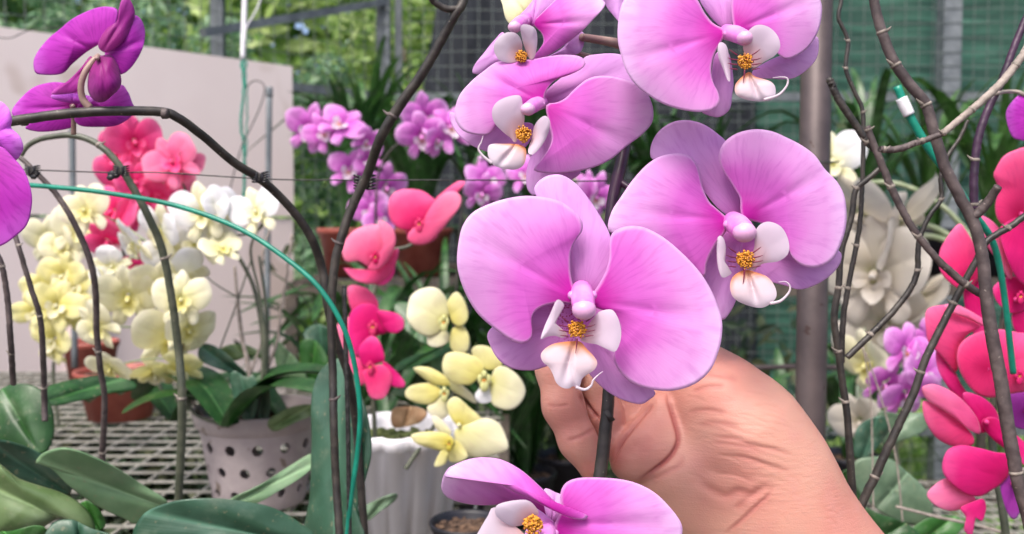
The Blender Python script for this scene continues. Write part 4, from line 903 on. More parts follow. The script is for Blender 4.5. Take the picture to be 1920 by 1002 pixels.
# right hand tangle of bare stalks
RG = 'bare orchid stalks tangled at the right'
stalk('bare_stalk', [(1630, -60), (1640, 8), (1651, 52), (1674, 112), (1704, 156), (1736, 196), (1751, 247), (1771, 311), (1800, 370), (1826, 420), (1842, 480), (1850, 560), (1862, 640), (1876, 710), (1888, 790), (1899, 850), (1912, 915), (1930, 980), (1940, 1060)], [17, 19, 20, 21, 22, 24, 25, 24, 22], 'stalk_brown', 'thickest brown bare stalk, running from top to bottom through the pink orchids', nodes=((1655, 60), (1672, 128), (1738, 196), (1912, 885)), d=.50, group=RG, n=170,
      extra=[([(1822, 408, .50), (1838, 396, .498), (1856, 374, .495), (1872, 350, .49)], [18, 17, 15])])
stalk('bare_stalk', [(1950, 40), (1923, 95), (1903, 124), (1884, 148), (1863, 170), (1823, 205), (1790, 232), (1766, 252)], [16, 15, 15, 14, 12], 'stalk_pale', 'pale dry grey stalk rising to the upper right corner', nodes=((1903, 122), (1822, 205), (1770, 250)), d=.48, group=RG)
stalk('bare_stalk', [(1770, 250), (1735, 263), (1712, 270), (1695, 277), (1675, 281), (1650, 280)], [11, 11, 13, 12], 'stalk_brown', 'short dark twig joining the pale stalk to the left bare stalks', nodes=((1730, 264), (1658, 281)), d=.49, group=RG)
stalk('bare_stalk', [(1556, 150), (1572, 186), (1600, 228), (1624, 264), (1644, 284)], [14, 14, 13], 'stalk', 'black bare stalk coming from behind the steel post to a fork', nodes=((1624, 268),), d=.53, group=RG)
stalk('bare_stalk', [(1626, 238), (1636, 266), (1650, 300), (1668, 345), (1696, 402), (1722, 444), (1757, 486), (1785, 512), (1811, 534), (1842, 554), (1856, 566)], [12, 14, 14, 13, 14, 14], 'stalk_brown', 'grey jointed stalk slanting from the fork down to the thickest stalk', nodes=((1672, 350), (1722, 442), (1811, 534), (1628, 243)), d=.515, group=RG)
stalk('bare_stalk', [(1580, -40), (1577, 5), (1572, 34), (1590, 76), (1586, 128), (1602, 172), (1618, 212), (1618, 300), (1614, 399), (1606, 460), (1590, 540), (1580, 612), (1578, 680)], [7, 8, 8, 9, 10, 12], 'stalk', 'thin zigzag dark stalk just right of the steel post', nodes=((1590, 76), (1586, 130), (1617, 212), (1608, 462), (1586, 542)), d=.56, group=RG, n=110)
stalk('bare_stalk', [(1650, 316), (1625, 338), (1604, 358), (1596, 410), (1578, 470), (1572, 540), (1564, 596), (1572, 660), (1580, 720), (1588, 776), (1594, 860), (1600, 940), (1612, 1060)], [10, 12, 13, 14, 14, 16, 17], 'stalk', 'dark bare stalk standing upright between the steel post and the hand', nodes=((1606, 352), (1573, 540), (1570, 660), (1586, 752)), d=.55, group=RG, n=110)
stalk('bare_stalk', [(1815, 226), (1798, 262), (1779, 290), (1764, 331), (1765, 372), (1745, 402), (1731, 430), (1722, 460), (1720, 508), (1708, 540), (1690, 566), (1662, 598), (1628, 632), (1588, 671)], [7, 8, 9, 11, 12, 12], 'stalk', 'curved dark stalk that bows round the cream orchid petals', nodes=((1765, 374), (1721, 508), (1632, 626)), d=.54, group=RG, n=110)
stalk('bare_stalk', [(1930, 20), (1915, 55), (1899, 95), (1878, 152), (1855, 200), (1840, 240), (1831, 279), (1826, 339), (1827, 392)], [13, 14, 15, 16, 16], 'stalk_purple', 'black purple stalk with a pale ring crossing behind the pale dry stalk', nodes=((1828, 300), (1830, 383)), d=.53, group=RG)
stalk('bare_stalk', [(1935, 396), (1912, 412), (1890, 428), (1851, 452), (1832, 486), (1799, 547), (1768, 607), (1735, 675), (1714, 735), (1689, 789), (1664, 842), (1640, 895), (1614, 950), (1590, 1020)], [12, 13, 14, 15, 16, 17, 16], 'stalk', 'long straight dark stalk slanting down to the wrist', nodes=((1892, 428), (1796, 572), (1729, 699), (1639, 894)), d=.525, group=RG, n=110)
sk = empty('plant_stake', P(1822, 395, .57), 'green plastic stake with a strip of white tape near its tip', 'plant stake')
build('shaft', ptube([(1682, 162, .57), (1690, 182, .57), (1708, 222, .57), (1740, 276, .57), (1780, 330, .57), (1822, 395, .57), (1870, 480, .58), (1900, 700, .60)], [15, 16, 13, 12, 12], n=60), M['teal'], sk)
build('tape', ptube([(1690, 184, .5695), (1698, 202, .5695), (1705, 216, .5695)], [21, 22, 20], n=8), M['white_tape'] if 'white_tape' in M else M['pot_white'], sk)
# thin wires, hooks and tied strings on the wall side
tag(build('hanging_tie', [ptube([(455, 118, 1.9), (457, 170, 1.9), (452, 230, 1.9), (458, 290, 1.9), (457, 372, 1.9)], 5, n=50, jit=.0008), ptube([(460, 130, 1.9), (463, 210, 1.9), (459, 330, 1.9), (461, 376, 1.9)], 3, n=50, jit=.001),
    ptube([(452, 112, 1.9), (462, 118, 1.9), (458, 132, 1.9), (452, 124, 1.9), (455, 112, 1.9)], 4, n=20)], M['teal']), 'knotted teal string hanging down in front of the cream wall', 'string')
tag(build('hanging_pipe', [ptube([(460, -40, 1.9), (458, 30, 1.9), (455, 112, 1.9)], [10, 10, 9], n=12), ptube([(500, -30, 1.88), (480, 20, 1.88), (462, 52, 1.88), (458, 80, 1.88)], 3, n=20)], M['pot_white']), 'thin white pipe hanging above the teal string', 'pipe')
tag(build('wire_hook', ptube([(462, 165, 1.88), (475, 152, 1.88), (492, 156, 1.88), (496, 172, 1.88), (486, 205, 1.88), (470, 240, 1.88), (455, 270, 1.88), (440, 320, 1.88), (428, 370, 1.88)], 2.4, n=60), M['wire']), 'looped wire hook tied to the teal string before the wall', 'wire hook')
tag(build('metal_stake', [ptube([(505, 165, 1.85), (503, 330, 1.85), (500, 660, 1.85), (500, 760, 1.85)], 11, n=12), ptube([(505, 164, 1.85), (505, 182, 1.85)], 13, n=4)], M['fence']), 'grey metal stake standing near the right end of the wall', 'stake')
tag(build('metal_stake', [ptube([(135, 200, 1.7), (136, 330, 1.7), (138, 420, 1.7), (140, 690, 1.7)], 12, n=12)], M['fence']), 'grey metal stake standing behind the magenta blooms', 'stake')
tag(build('thin_wire', [ptube([(-20, 66, 1.6), (18, 72, 1.6), (60, 56, 1.6), (140, 50, 1.6)], 2, n=20)], M['wire']), 'bent thin wire lying along the top of the wall', 'wire')

# ================================================================== ORCHIDS FURTHER BACK
def ploc(ol, base, z0, tilt, dome, curl, rip, g, nr=9, na=40, mi=0):
    xy, s, r, ang, th, Fc = patch2(ol, base, nr, na); z = z0 + tilt * r - dome * s ** 2 * .6 - curl * s ** 5 + .02 * np.exp(-(ang / .12) ** 2) * -1 * np.sin(np.clip(r, 0, 1) * math.pi)
    for k in (2, 3, 4): z += rip * g.uniform(.3, 1) * s ** 2 * np.sin(k * th + g.uniform(0, 6))
    return np.column_stack([xy, z]), [tuple(q[::-1]) for q in Fc], mi, np.column_stack([r, s]), np.column_stack([ang, r])
mir = lambda p: [(-a, b) for a, b in p]
PET = [(.05, .04), (.06, .30), (.20, .62), (.50, .80), (.82, .72), (1.04, .40), (1.06, .04), (.90, -.30), (.60, -.46), (.28, -.36), (.10, -.10)]
DOR = [(-.07, .08), (-.24, .36), (-.29, .66), (-.18, .94), (0, 1.04), (.18, .94), (.29, .66), (.24, .36), (.07, .08)]
LSP = [(.04, -.04), (.24, -.16), (.50, -.40), (.62, -.68), (.55, -.92), (.38, -.98), (.20, -.80), (.06, -.48), (-.02, -.16)]
SIDE = [(.03, -.10), (.14, .00), (.30, .02), (.36, -.12), (.30, -.28), (.16, -.26), (.05, -.20)]
MIDL = [(-.06, -.18), (-.20, -.30), (-.19, -.44), (-.08, -.56), (0, -.60), (.08, -.56), (.19, -.44), (.20, -.30), (.06, -.18)]
PAL = {'beige': ('beige', 'beige', 'beige', 1.0), 'coral': ('coral', 'coral', 'coral', 1.0), 'coral_pale': ('coral_pale', 'coral_pale', 'coral', 1.0), 'pink': ('pink', 'pink_pale', 'pink', 1.0), 'white': ('white', 'cream', 'cream', 1.0), 'cream': ('cream', 'cream', 'yellow', 1.0),
       'yellow': ('yellow', 'yellow', 'cream', .9), 'lilac': ('lilac_small', 'lilac_small', 'side', .9), 'magenta': ('magenta', 'magenta', 'purple', 1.0)}
PROTO = {}
CR = cam.rotation_euler.to_matrix()
def gen_flower(plant, x, y, d, span, yaw, pitch, roll, pal, var=0):
    q = ORG[plant.name][0] * 1e3 + x * 7 + y * 13; yaw += 26 * math.sin(q); pitch += 20 * math.sin(q * 1.7) + 6; roll += 22 * math.sin(q * 2.3)
    key = (pal, var)
    if key not in PROTO:
        g = np.random.default_rng(hash(pal[0]) % 97 * 0 + var * 31 + len(pal)); pm, smt, lm, wd = PAL[pal]
        o = build('flower', [tube([(0, -.02, .0), (0, -.05, .12), (0, -.12, .20)], [.06, .075, .07], 8, 10)], M['column'] if pal in ('lilac', 'magenta') else M[lm], None, local=True)
        cup = .10 + .12 * var
        jit = lambda ol: [(a * (1 + g.uniform(-.05, .05)), b * (1 + g.uniform(-.05, .05))) for a, b in ol]
        for ol, nm, z0, tl, mt in ((DOR, 'sepal', -.04, -.05 + cup * .6, smt), (LSP, 'sepal', -.05, cup * .5, smt), (mir(LSP), 'sepal', -.05, cup * .4, smt), (PET, 'petal', .0, cup, pm), (mir(PET), 'petal', .0, cup * .8, pm)):
            ol = jit(ol)
            if wd < 1 and nm == 'petal': ol = [(a, b * .82) for a, b in ol]
            s_ = build(nm, ploc(ol, (0, 0), z0, tl, .10, .06, .035, g), M[mt], o, local=True)
        build('lip', [ploc(SIDE, (0, -.12), .05, .22, .03, 0, .01, g, 5, 20), ploc(mir(SIDE), (0, -.12), .05, .22, .03, 0, .01, g, 5, 20), ploc(MIDL, (0, -.16), .06, .12, -.08, .0, .01, g, 6, 24), ball((0, -.16, .11), .07, 8, 6)], M[lm], o, local=True)
        PROTO[key] = o; o.parent = plant
    else: o = copy_tree(PROTO[key], plant)
    rot = CR @ Matrix.Rotation(R(yaw), 3, 'Y') @ Matrix.Rotation(R(pitch), 3, 'X') @ Matrix.Rotation(R(roll), 3, 'Z'); s = span * 1.06 / 2 / F * d
    p = Vector(P(x, y, d) - ORG[plant.name]); o.matrix_local = Matrix.Translation(p) @ rot.to_4x4() @ Matrix.Scale(s, 4)
    return o
def orchid(label, d, stalks, flowers, pal, seed, base=None, leaves=0, leafmat='leaf_dark', L=.16, group=None, stalkmat='stalk_green', wpx=7):
    """stalks = list of pixel polylines, flowers = [(x, y, span px, yaw, pitch, roll[, palette[, depth offset]])]"""
    g = np.random.default_rng(seed); b = base or stalks[0][-1]; bp = P(b[0], b[1], b[2] if len(b) > 2 else d); r = empty('orchid_plant', bp, label, 'orchid', group)
    C = []
    for st in stalks:
        a = [(p[0], p[1], p[2] if len(p) > 2 else d + .02) for p in st]; build('flower_stalk', ptube(a, [wpx * .6, wpx * .8, wpx], n=70, jit=.0001), M[stalkmat], r); C.append(spline(np.array(a, float), 80))
    C = np.concatenate(C); ped = []
    for i, f in enumerate(flowers):
        pl = f[6] if len(f) > 6 and f[6] else pal; dd = d + (f[7] if len(f) > 7 else g.uniform(-.02, .02))
        gen_flower(r, f[0], f[1], dd, f[2], f[3], f[4], f[5], pl, int(g.integers(0, 3)))
        k = C[int(np.argmin(np.hypot(C[:, 0] - f[0], C[:, 1] - f[1] + 15)))]
        ped.append(ptube([tuple(k), ((k[0] + f[0]) / 2, (k[1] + f[1]) / 2 - 8, (k[2] + dd) / 2 + .012), (f[0], f[1], dd + .002)], [4, 3.4, 4], n=12, segs=6))
    if ped: build('pedicel', ped, M['root'], r)
    for k in range(leaves):
        a = g.uniform(0, 6.28) if leaves > 4 else k * 3.14 + g.uniform(-.7, .7); l = L * g.uniform(.7, 1.15); dx, dy = math.cos(a), math.sin(a)
        Cc = [bp, bp + np.array([dx * l * .3, dy * l * .3, l * .28]), bp + np.array([dx * l * .7, dy * l * .7, l * .30]), bp + np.array([dx * l, dy * l, l * g.uniform(-.05, .2)])]
        build('leaf', ribbon(Cc, l * .19, (0, 0, 1), .22, 20, 6), M[leafmat], r)
    return r
# coral cluster before the wall
orchid('coral pink orchid cluster in front of the cream wall, above the white orchids', 1.15, [[(236, 262), (300, 290), (338, 330), (352, 400), (345, 520), (335, 700), (330, 790)], [(236, 300), (226, 400), (240, 520), (290, 700), (330, 790)]],
    [(252, 264, 92, 10, 10, 8), (222, 286, 80, -40, 0, -20), (322, 302, 96, 25, 5, 15, 'coral_pale'), (226, 326, 92, -10, 0, 0), (252, 340, 70, 30, 10, 40), (304, 350, 110, 5, 0, 10, 'coral_pale'), (290, 372, 76, 20, 0, 60), (214, 396, 100, -5, 0, 0), (250, 402, 70, 40, 0, 0), (200, 452, 84, -30, 10, 30), (254, 500, 60, 20, 0, 0), (348, 310, 70, 40, 0, 10, 'coral_pale')], 'coral', 11, leaves=3)
# white orchids
orchid('white orchids with faint yellow lips hanging below the teal stake', 1.05, [[(505, 400), (480, 435), (420, 440), (350, 420), (280, 470), (300, 600), (360, 720), (420, 790)], [(492, 418), (470, 470), (488, 560), (496, 660), (480, 790)]],
    [(480, 396, 92, -5, -5, 0), (378, 398, 104, 0, 0, 6), (412, 384, 70, 40, 0, 20), (300, 430, 96, -8, 0, -5), (248, 456, 100, -25, 10, 10), (366, 450, 112, 10, 8, 0), (318, 462, 90, 5, 0, 30), (404, 430, 86, 30, 0, 0), (416, 466, 72, 30, -30, 10, 'cream'), (344, 520, 104, 45, 0, 80), (206, 500, 70, 30, 0, 60), (160, 392, 90, -30, 0, 0, 'cream'), (196, 530, 70, -40, 0, 0)], 'white', 12, leaves=4, L=.15)
orchid('creamy yellow orchids hanging below the white ones beside the holed pot', 1.02, [[(330, 490), (350, 540), (352, 600), (340, 680), (360, 770), (430, 800)]],
    [(240, 556, 112, -10, 0, -5), (302, 538, 104, 5, 5, 0), (340, 560, 96, 40, 0, 20), (318, 632, 128, 5, 0, 0), (352, 616, 96, 45, 0, 10), (180, 612, 90, -40, 10, 30), (292, 700, 96, 10, 40, 0, 'yellow'), (336, 694, 84, 30, 20, 10, 'yellow'), (206, 690, 80, -10, 30, 0)], 'cream', 13, leaves=3, L=.15)
orchid('pale yellow orchid spray hanging at the far left before the wall', 1.3, [[(150, 380), (120, 440), (130, 540), (110, 640), (100, 700), (110, 800)]],
    [(90, 452, 92, -10, 0, 0, 'cream'), (118, 460, 80, 25, 0, 10, 'cream'), (150, 430, 96, 10, 0, 0, 'cream'), (118, 516, 84, 10, 5, 0), (84, 538, 80, -15, 0, 10), (140, 540, 74, 30, 0, 20), (64, 584, 76, -25, 0, 0), (106, 572, 92, 5, 0, 0), (126, 590, 70, 30, 10, 10), (100, 636, 84, 5, 5, 0), (100, 664, 50, 0, 20, 0)], 'yellow', 14)
# small striped lilac orchids at the back
orchid('small striped lilac orchids before the strap leaved plants, left spray', 1.55, [[(560, 262), (590, 255), (640, 240), (690, 280), (702, 330), (705, 420), (690, 520), (680, 640)]],
    [(580, 240, 86, -20, 10, 0), (606, 248, 70, 20, 0, 30), (642, 232, 84, 30, -20, -30), (690, 268, 60, 50, 0, -40), (656, 318, 78, -10, 0, 0), (690, 300, 56, 20, 0, 20), (724, 350, 80, 20, 0, -20), (696, 392, 84, 0, 15, 0), (712, 410, 60, 30, 0, 20)], 'lilac', 15, stalkmat='stalk', wpx=6)
orchid('small striped lilac orchids left of the upper lilac bloom, right spray', 1.5, [[(866, 262), (830, 250), (790, 252), (740, 275), (712, 320), (704, 400), (700, 640)]],
    [(796, 218, 84, 0, -10, 0), (790, 254, 86, -10, 20, 5), (842, 238, 90, 20, 0, 10), (820, 262, 60, 30, 20, 0)], 'lilac', 16, stalkmat='stalk', wpx=6)
orchid('small lilac orchids glimpsed between the central lilac blooms', 1.45, [[(980, 300), (930, 290), (890, 310), (870, 360), (860, 480), (850, 640)]],
    [(912, 336, 84, 10, 0, 0), (904, 362, 70, -10, 20, 10), (986, 326, 70, -10, 0, 0), (1118, 368, 84, 20, 0, 0), (1100, 350, 60, -30, 0, 0)], 'lilac', 17, stalkmat='stalk', wpx=6)
# cream and lilac plants behind the right-hand stalks
orchid('large dull cream orchids behind the tangle of bare stalks', 1.3, [[(1584, 352), (1640, 342), (1688, 346), (1739, 368), (1791, 410), (1826, 470), (1850, 640)], [(1600, 480), (1625, 440), (1665, 420), (1720, 418), (1775, 440), (1830, 490)], [(1612, 520), (1650, 480), (1700, 446), (1750, 444), (1800, 466), (1832, 500)]],
[(1610, 400, 150, -50, 10, 0), (1690, 420, 190, 35, 0, 40), (1640, 510, 190, -20, -10, -10), (1730, 560, 160, 50, 20, 30), (1660, 610, 170, 10, 30, 60), (1560, 300, 110, -20, 0, 0, 'white'), (1626, 680, 120, -40, 10, 0, 'cream'), (1670, 730, 110, 30, 0, 0, 'cream'), (1612, 790, 100, -20, 20, 10)], 'beige', 18, stalkmat='root', wpx=13)
orchid('pale lilac orchids low behind the bare stalks, under the cream ones', 1.1, [[(1740, 640), (1700, 660), (1670, 740), (1690, 900)]], [(1700, 656, 100, 0, 0, 0), (1726, 700, 110, 20, 0, 20), (1700, 740, 110, -10, 10, 10), (1660, 720, 80, -20, 0, 0), (1740, 640, 80, 0, 0, 0)], 'lilac', 19, wpx=6)
PALX = None

# ------------------------------------------------------------------ traced coral, yellow and pink flowers
def tflower(plant, d, center, pieces, mats, lipc=None, lipm='lip', seed=0, colw=9):
    """pieces = [(kind, zoom key, outline, depth offset, dt, material)]"""
    ps = [ptube([(center[0], center[1], d + .008), (center[0], center[1] + colw * .2, d - .006)], [colw * .8, colw], n=6)]
    f = build('flower', ps, mats, plant, P(center[0], center[1], d))
    for kd, zk, ol, off, dt, mt in pieces:
        o = Z(zk, ol); a = np.array(o); m = (a.max(0) - a.min(0)).mean() / F * d
        build(kd, petal_px(o, center, d + off, dt=dt, dome=m * .045, curl=m * .03, rip=m * .03, nr=12, na=64, sk=.25), M[mt], f, solid=.0003)
    if lipc:
        lx, ly, w = lipc; k_ = d / F; b_ = lambda ax, ay, r_, sc, mi=0: ball(P(lx + ax * w, ly + ay * w, d - .008), w * r_ * k_, 10, 7, sc, mi)
        build('lip', [b_(-.38, -.05, .42, (.5, .3, 1)), b_(.38, -.05, .42, (.5, .3, 1)), b_(0, .55, .5, (.8, .3, 1)), b_(0, -.45, .32, (.8, .9, 1.1)), b_(0, .1, .2, (1, .8, .8), 1)], [M[lipm], M['callus']], f)
    return f
co = empty('orchid_plant', P(700, 860, 1.0), 'coral pink orchids hanging beside the upright black stalk, left of the central bloom', 'orchid')
build('flower_stalk', [ptube([(860, 350, 1.02), (820, 420, 1.03), (770, 460, 1.03), (720, 480, 1.03), (700, 560, 1.02), (690, 660, 1.02), (700, 760, 1.02), (705, 860, 1.02)], [6, 7, 8, 9], n=60)], M['stalk_green'], co)
tflower(co, .98, Z('6', [(535, 695)])[0], [('petal', '6', [(410,650),(418,590),(460,558),(540,560),(590,590),(608,615),(600,660),(560,695),(530,720),(470,722),(428,695)], .0, .0, 'coral'),
    ('petal', '6', [(545,700),(570,650),(605,600),(640,570),(682,565),(707,590),(700,630),(660,682),(620,732),(570,777),(515,782),(487,755),(510,715)], -.004, -.01, 'coral_pale'),
    ('sepal', '6', [(600,600),(640,562),(690,525),(715,519),(722,535),(690,572),(650,600)], .004, .01, 'coral'), ('sepal', '6', [(480,730),(520,700),(600,730),(610,750),(570,778),(520,770)], .008, .0, 'coral')], M['coral'], (786, 420, 15), 'coral_pale')
tflower(co, .96, Z('6', [(345, 830)])[0], [('petal', '6', [(222,820),(226,780),(262,730),(320,703),(370,703),(402,740),(395,800),(370,850),(330,872),(290,850),(240,852)], .0, .0, 'coral_pale'),
    ('petal', '6', [(370,688),(397,690),(430,720),(440,770),(420,830),(372,882),(325,882),(350,850),(385,800),(385,740)], -.006, .0, 'coral_pale'),
    ('sepal', '6', [(228,878),(262,895),(330,905),(400,860),(440,798),(453,810),(432,880),(382,932),(320,942),(260,918)], .006, .0, 'coral'), ('sepal', '6', [(330,920),(400,880),(435,860),(430,910),(395,945),(350,942)], .010, .0, 'pink')], M['coral'], (704, 482, 13), 'coral')
tflower(co, .98, Z('7', [(310, 225)])[0], [('petal', '7', [(225,78),(285,78),(330,118),(335,160),(290,170),(240,165)], .004, .0, 'coral'), ('petal', '7', [(235,172),(280,140),(330,148),(362,200),(376,242),(330,262),(285,300),(252,342),(225,310),(226,230)], .0, .0, 'pink'),
    ('petal', '7', [(335,165),(400,173),(432,198),(432,232),(400,250),(365,238),(345,200)], -.004, .0, 'pink'), ('sepal', '7', [(185,220),(225,190),(240,260),(260,340),(225,340),(195,290)], .008, .0, 'coral_pale')], M['pink'], (699, 613, 16), 'coral_pale')
tflower(co, .97, Z('7', [(310, 380)])[0], [('sepal', '7', [(268,300),(310,260),(342,280),(362,345),(330,365),(288,375),(268,345)], .0, .0, 'pink'), ('petal', '7', [(285,390),(350,368),(386,400),(386,440),(360,492),(312,492),(292,445)], -.004, .0, 'coral'),
    ('petal', '7', [(355,355),(400,388),(437,432),(432,452),(390,447),(365,410)], -.002, .0, 'pink'), ('petal', '7', [(232,340),(275,350),(300,400),(285,440),(250,440),(235,400)], .006, .0, 'coral')], M['pink'], (694, 688, 14), 'coral_pale')
ye = empty('orchid_plant', P(760, 880, .95), 'pale yellow orchids hanging between the white planter and the hand', 'orchid')
build('flower_stalk', [ptube([(800, 560, .98), (850, 590, .98), (880, 650, .97), (850, 740, .97), (800, 820, .96), (760, 880, .95)], [5, 7, 8, 9], n=60)], M['stalk_green'], ye)
YM = M['yellow']
tflower(ye, .93, Z('7', [(590, 205)])[0], [('petal', '7', [(445,170),(460,110),(510,80),(560,83),(592,120),(602,180),(572,240),(530,262),(480,242),(450,205)], .0, .0, 'cream'), ('sepal', '7', [(525,255),(570,235),(602,250),(602,280),(560,302),(524,292)], .004, .0, 'cream'),
    ('petal', '7', [(598,130),(630,95),(662,132),(674,190),(650,222),(618,212),(602,170)], -.002, .0, 'yellow'), ('sepal', '7', [(612,240),(648,218),(677,260),(672,312),(640,332),(608,300)], .002, .0, 'yellow')], YM, (832, 604, 17), 'white')
tflower(ye, .92, Z('7', [(755, 430)])[0], [('petal', '7', [(577,372),(590,330),(632,320),(700,338),(735,372),(722,402),(682,442),(620,437),(588,410)], .002, .0, 'yellow'), ('sepal', '7', [(688,310),(720,295),(772,310),(803,350),(790,382),(740,385),(700,352)], .004, .0, 'yellow'),
    ('petal', '7', [(765,400),(800,373),(850,398),(882,440),(887,480),(860,522),(820,537),(770,520),(755,480)], -.003, .0, 'cream'), ('sepal', '7', [(700,480),(740,440),(775,470),(760,505),(720,512)], -.001, .0, 'white')], YM, (908, 712, 22), 'white')
tflower(ye, .94, Z('7', [(585, 465)])[0], [('petal', '7', [(470,380),(530,378),(600,418),(615,445),(550,442),(500,412)], .0, .0, 'yellow'), ('petal', '7', [(440,465),(470,443),(540,438),(575,470),(540,512),(490,512),(445,492)], .002, .0, 'yellow'),
    ('sepal', '7', [(600,425),(640,437),(690,478),(703,512),(660,492),(612,462)], .0, .0, 'cream'), ('sepal', '7', [(525,520),(580,490),(605,540),(575,572),(530,552)], .003, .0, 'cream')], YM, (833, 738, 16), 'white')
tflower(ye, .91, Z('7', [(640, 590)])[0], [('petal', '7', [(597,510),(630,488),(680,528),(725,572),(700,595),(645,602),(605,560)], .002, .0, 'yellow'), ('petal', '7', [(625,612),(680,588),(740,568),(790,588),(817,640),(822,685),(770,705),(712,717),(660,702),(628,660)], -.003, .0, 'cream')], YM, None)
tflower(ye, .90, Z('7', [(600, 660)])[0], [('petal', '7', [(462,630),(530,618),(600,628),(625,660),(600,692),(540,682),(480,662)], .0, .0, 'yellow'), ('sepal', '7', [(600,650),(642,658),(672,710),(640,732),(600,722)], .002, .0, 'yellow'), ('sepal', '7', [(540,560),(570,570),(612,622),(580,628),(550,600)], .002, .0, 'cream'), ('sepal', '7', [(575,690),(600,700),(590,735),(560,750),(548,740)], .0, .0, 'yellow')], YM, (842, 832, 14), 'yellow')
pk = empty('orchid_plant', P(1900, 1100, .66), 'hot pink orchids massed at the right edge behind the thickest stalk', 'orchid')
build('flower_stalk', [ptube([(1960, 300, .68), (1940, 420, .68), (1890, 560, .68), (1870, 700, .67), (1860, 820, .67), (1880, 960, .66), (1900, 1100, .66)], [12, 14, 15], n=60)], M['stalk_green'], pk)
q0 = lambda z, x, y: Z(z, [(x, y)])[0]
tflower(pk, .64, (1915, 400), [('petal', '0', [(1863,330),(1867,317),(1880,295),(1900,283),(1935,276),(1975,300),(1975,400),(1925,422),(1888,426),(1870,410),(1866,385),(1872,355)], .0, .0, 'coral'), ('petal', '0', [(1878,424),(1925,402),(1975,420),(1975,545),(1922,536),(1900,512),(1885,476),(1876,446)], -.004, .0, 'pink'),
    ('sepal', '0', [(1833,404),(1859,414),(1880,440),(1889,476),(1899,516),(1891,522),(1871,490),(1851,462),(1836,432)], .004, .0, 'pink_pale')], M['pink'], None)
tflower(pk, .66, (1812, 520), [('petal', '0', [(1798,420),(1775,446),(1761,476),(1763,508),(1783,532),(1810,545),(1834,523),(1840,490),(1826,458),(1812,434)], .0, .0, 'coral'), ('sepal', '0', [(1807,545),(1830,520),(1850,560),(1862,610),(1840,640),(1818,610)], .006, .0, 'pink')], M['pink'], None)
tflower(pk, .65, (1905, 560), [('petal', '0', [(1862,540),(1879,524),(1899,518),(1930,535),(1930,575),(1899,588),(1878,576),(1866,560)], .0, .0, 'pink'), ('petal', '0', [(1899,585),(1925,572),(1975,580),(1975,640),(1925,640),(1902,618)], .003, .0, 'pink')], M['pink'], (1914, 556, 14), 'pink_pale')
tflower(pk, .63, (1850, 690), [('petal', '0', [(1735,590),(1743,577),(1775,572),(1800,578),(1819,595),(1838,612),(1812,630),(1797,659),(1793,697),(1765,668),(1741,642),(1736,616)], .003, .0, 'coral'), ('petal', '0', [(1797,652),(1812,634),(1841,621),(1873,618),(1905,623),(1960,640),(1960,730),(1920,735),(1881,741),(1857,746),(1829,737),(1806,709),(1795,680)], -.004, .0, 'coral'),
    ('sepal', '0', [(1757,658),(1786,690),(1803,722),(1823,748),(1845,765),(1868,782),(1850,790),(1815,770),(1780,730),(1758,690)], .008, .0, 'pink'), ('sepal', '0', [(1770,572),(1800,574),(1845,600),(1846,612),(1815,598),(1785,586)], -.002, .0, 'pink_pale')], M['pink'], (1912, 705, 16), 'pink_pale')
tflower(pk, .62, (1850, 790), [('petal', '0', [(1728,730),(1734,723),(1753,721),(1785,735),(1813,759),(1833,787),(1838,813),(1820,808),(1793,786),(1761,765),(1738,750)], -.005, .0, 'pink_pale'), ('petal', '0', [(1732,752),(1761,764),(1789,783),(1822,814),(1824,834),(1793,838),(1761,825),(1741,801),(1731,776)], .0, .0, 'coral'),
    ('sepal', '0', [(1805,738),(1835,742),(1862,762),(1872,790),(1840,812),(1820,780)], .004, .0, 'pink'), ('petal', '0', [(1841,789),(1865,783),(1901,812),(1930,842),(1930,878),(1897,851),(1865,827),(1846,806)], -.002, .0, 'pink')], M['pink'], None)
tflower(pk, .61, (1900, 905), [('petal', '0', [(1767,868),(1777,844),(1801,835),(1833,840),(1865,848),(1890,853),(1898,878),(1880,905),(1857,921),(1837,931),(1809,926),(1783,906),(1769,888)], -.002, .0, 'pink'), ('petal', '0', [(1738,929),(1753,909),(1777,897),(1802,915),(1829,934),(1818,949),(1785,958),(1757,950)], .004, .0, 'pink_pale'),
    ('sepal', '0', [(1801,953),(1825,941),(1843,936),(1849,953),(1841,977),(1830,970),(1822,1004),(1808,994),(1811,970)], .0, .0, 'pink'), ('sepal', '0', [(1875,905),(1895,880),(1920,930),(1905,972),(1888,960)], .003, .0, 'purple')], M['pink'], None)
tflower(pk, .66, (1925, 770), [('petal', '0', [(1888,745),(1910,732),(1950,730),(1950,800),(1905,802),(1890,780)], .0, .0, 'purple')], M['pink'], None)
mg2 = empty('orchid_plant', P(1990, 230, .60), 'magenta orchid bloom peeping in high at the right edge', 'orchid')
tflower(mg2, .60, (1960, 225), [('petal', '0', [(1886,214),(1898,190),(1920,175),(1955,180),(1955,262),(1912,263),(1895,252)], .0, .0, 'magenta'), ('petal', '0', [(1950,190),(1990,150),(2030,190),(2020,260),(1960,250)], .0, .0, 'magenta')], M['magenta'], None)
build('pedicel', ptube([(1960, 225, .61), (1920, 178, .60), (1890, 172, .59), (1866, 176, .49)], [8, 7, 8], n=16), M['stalk_pale'], mg2)

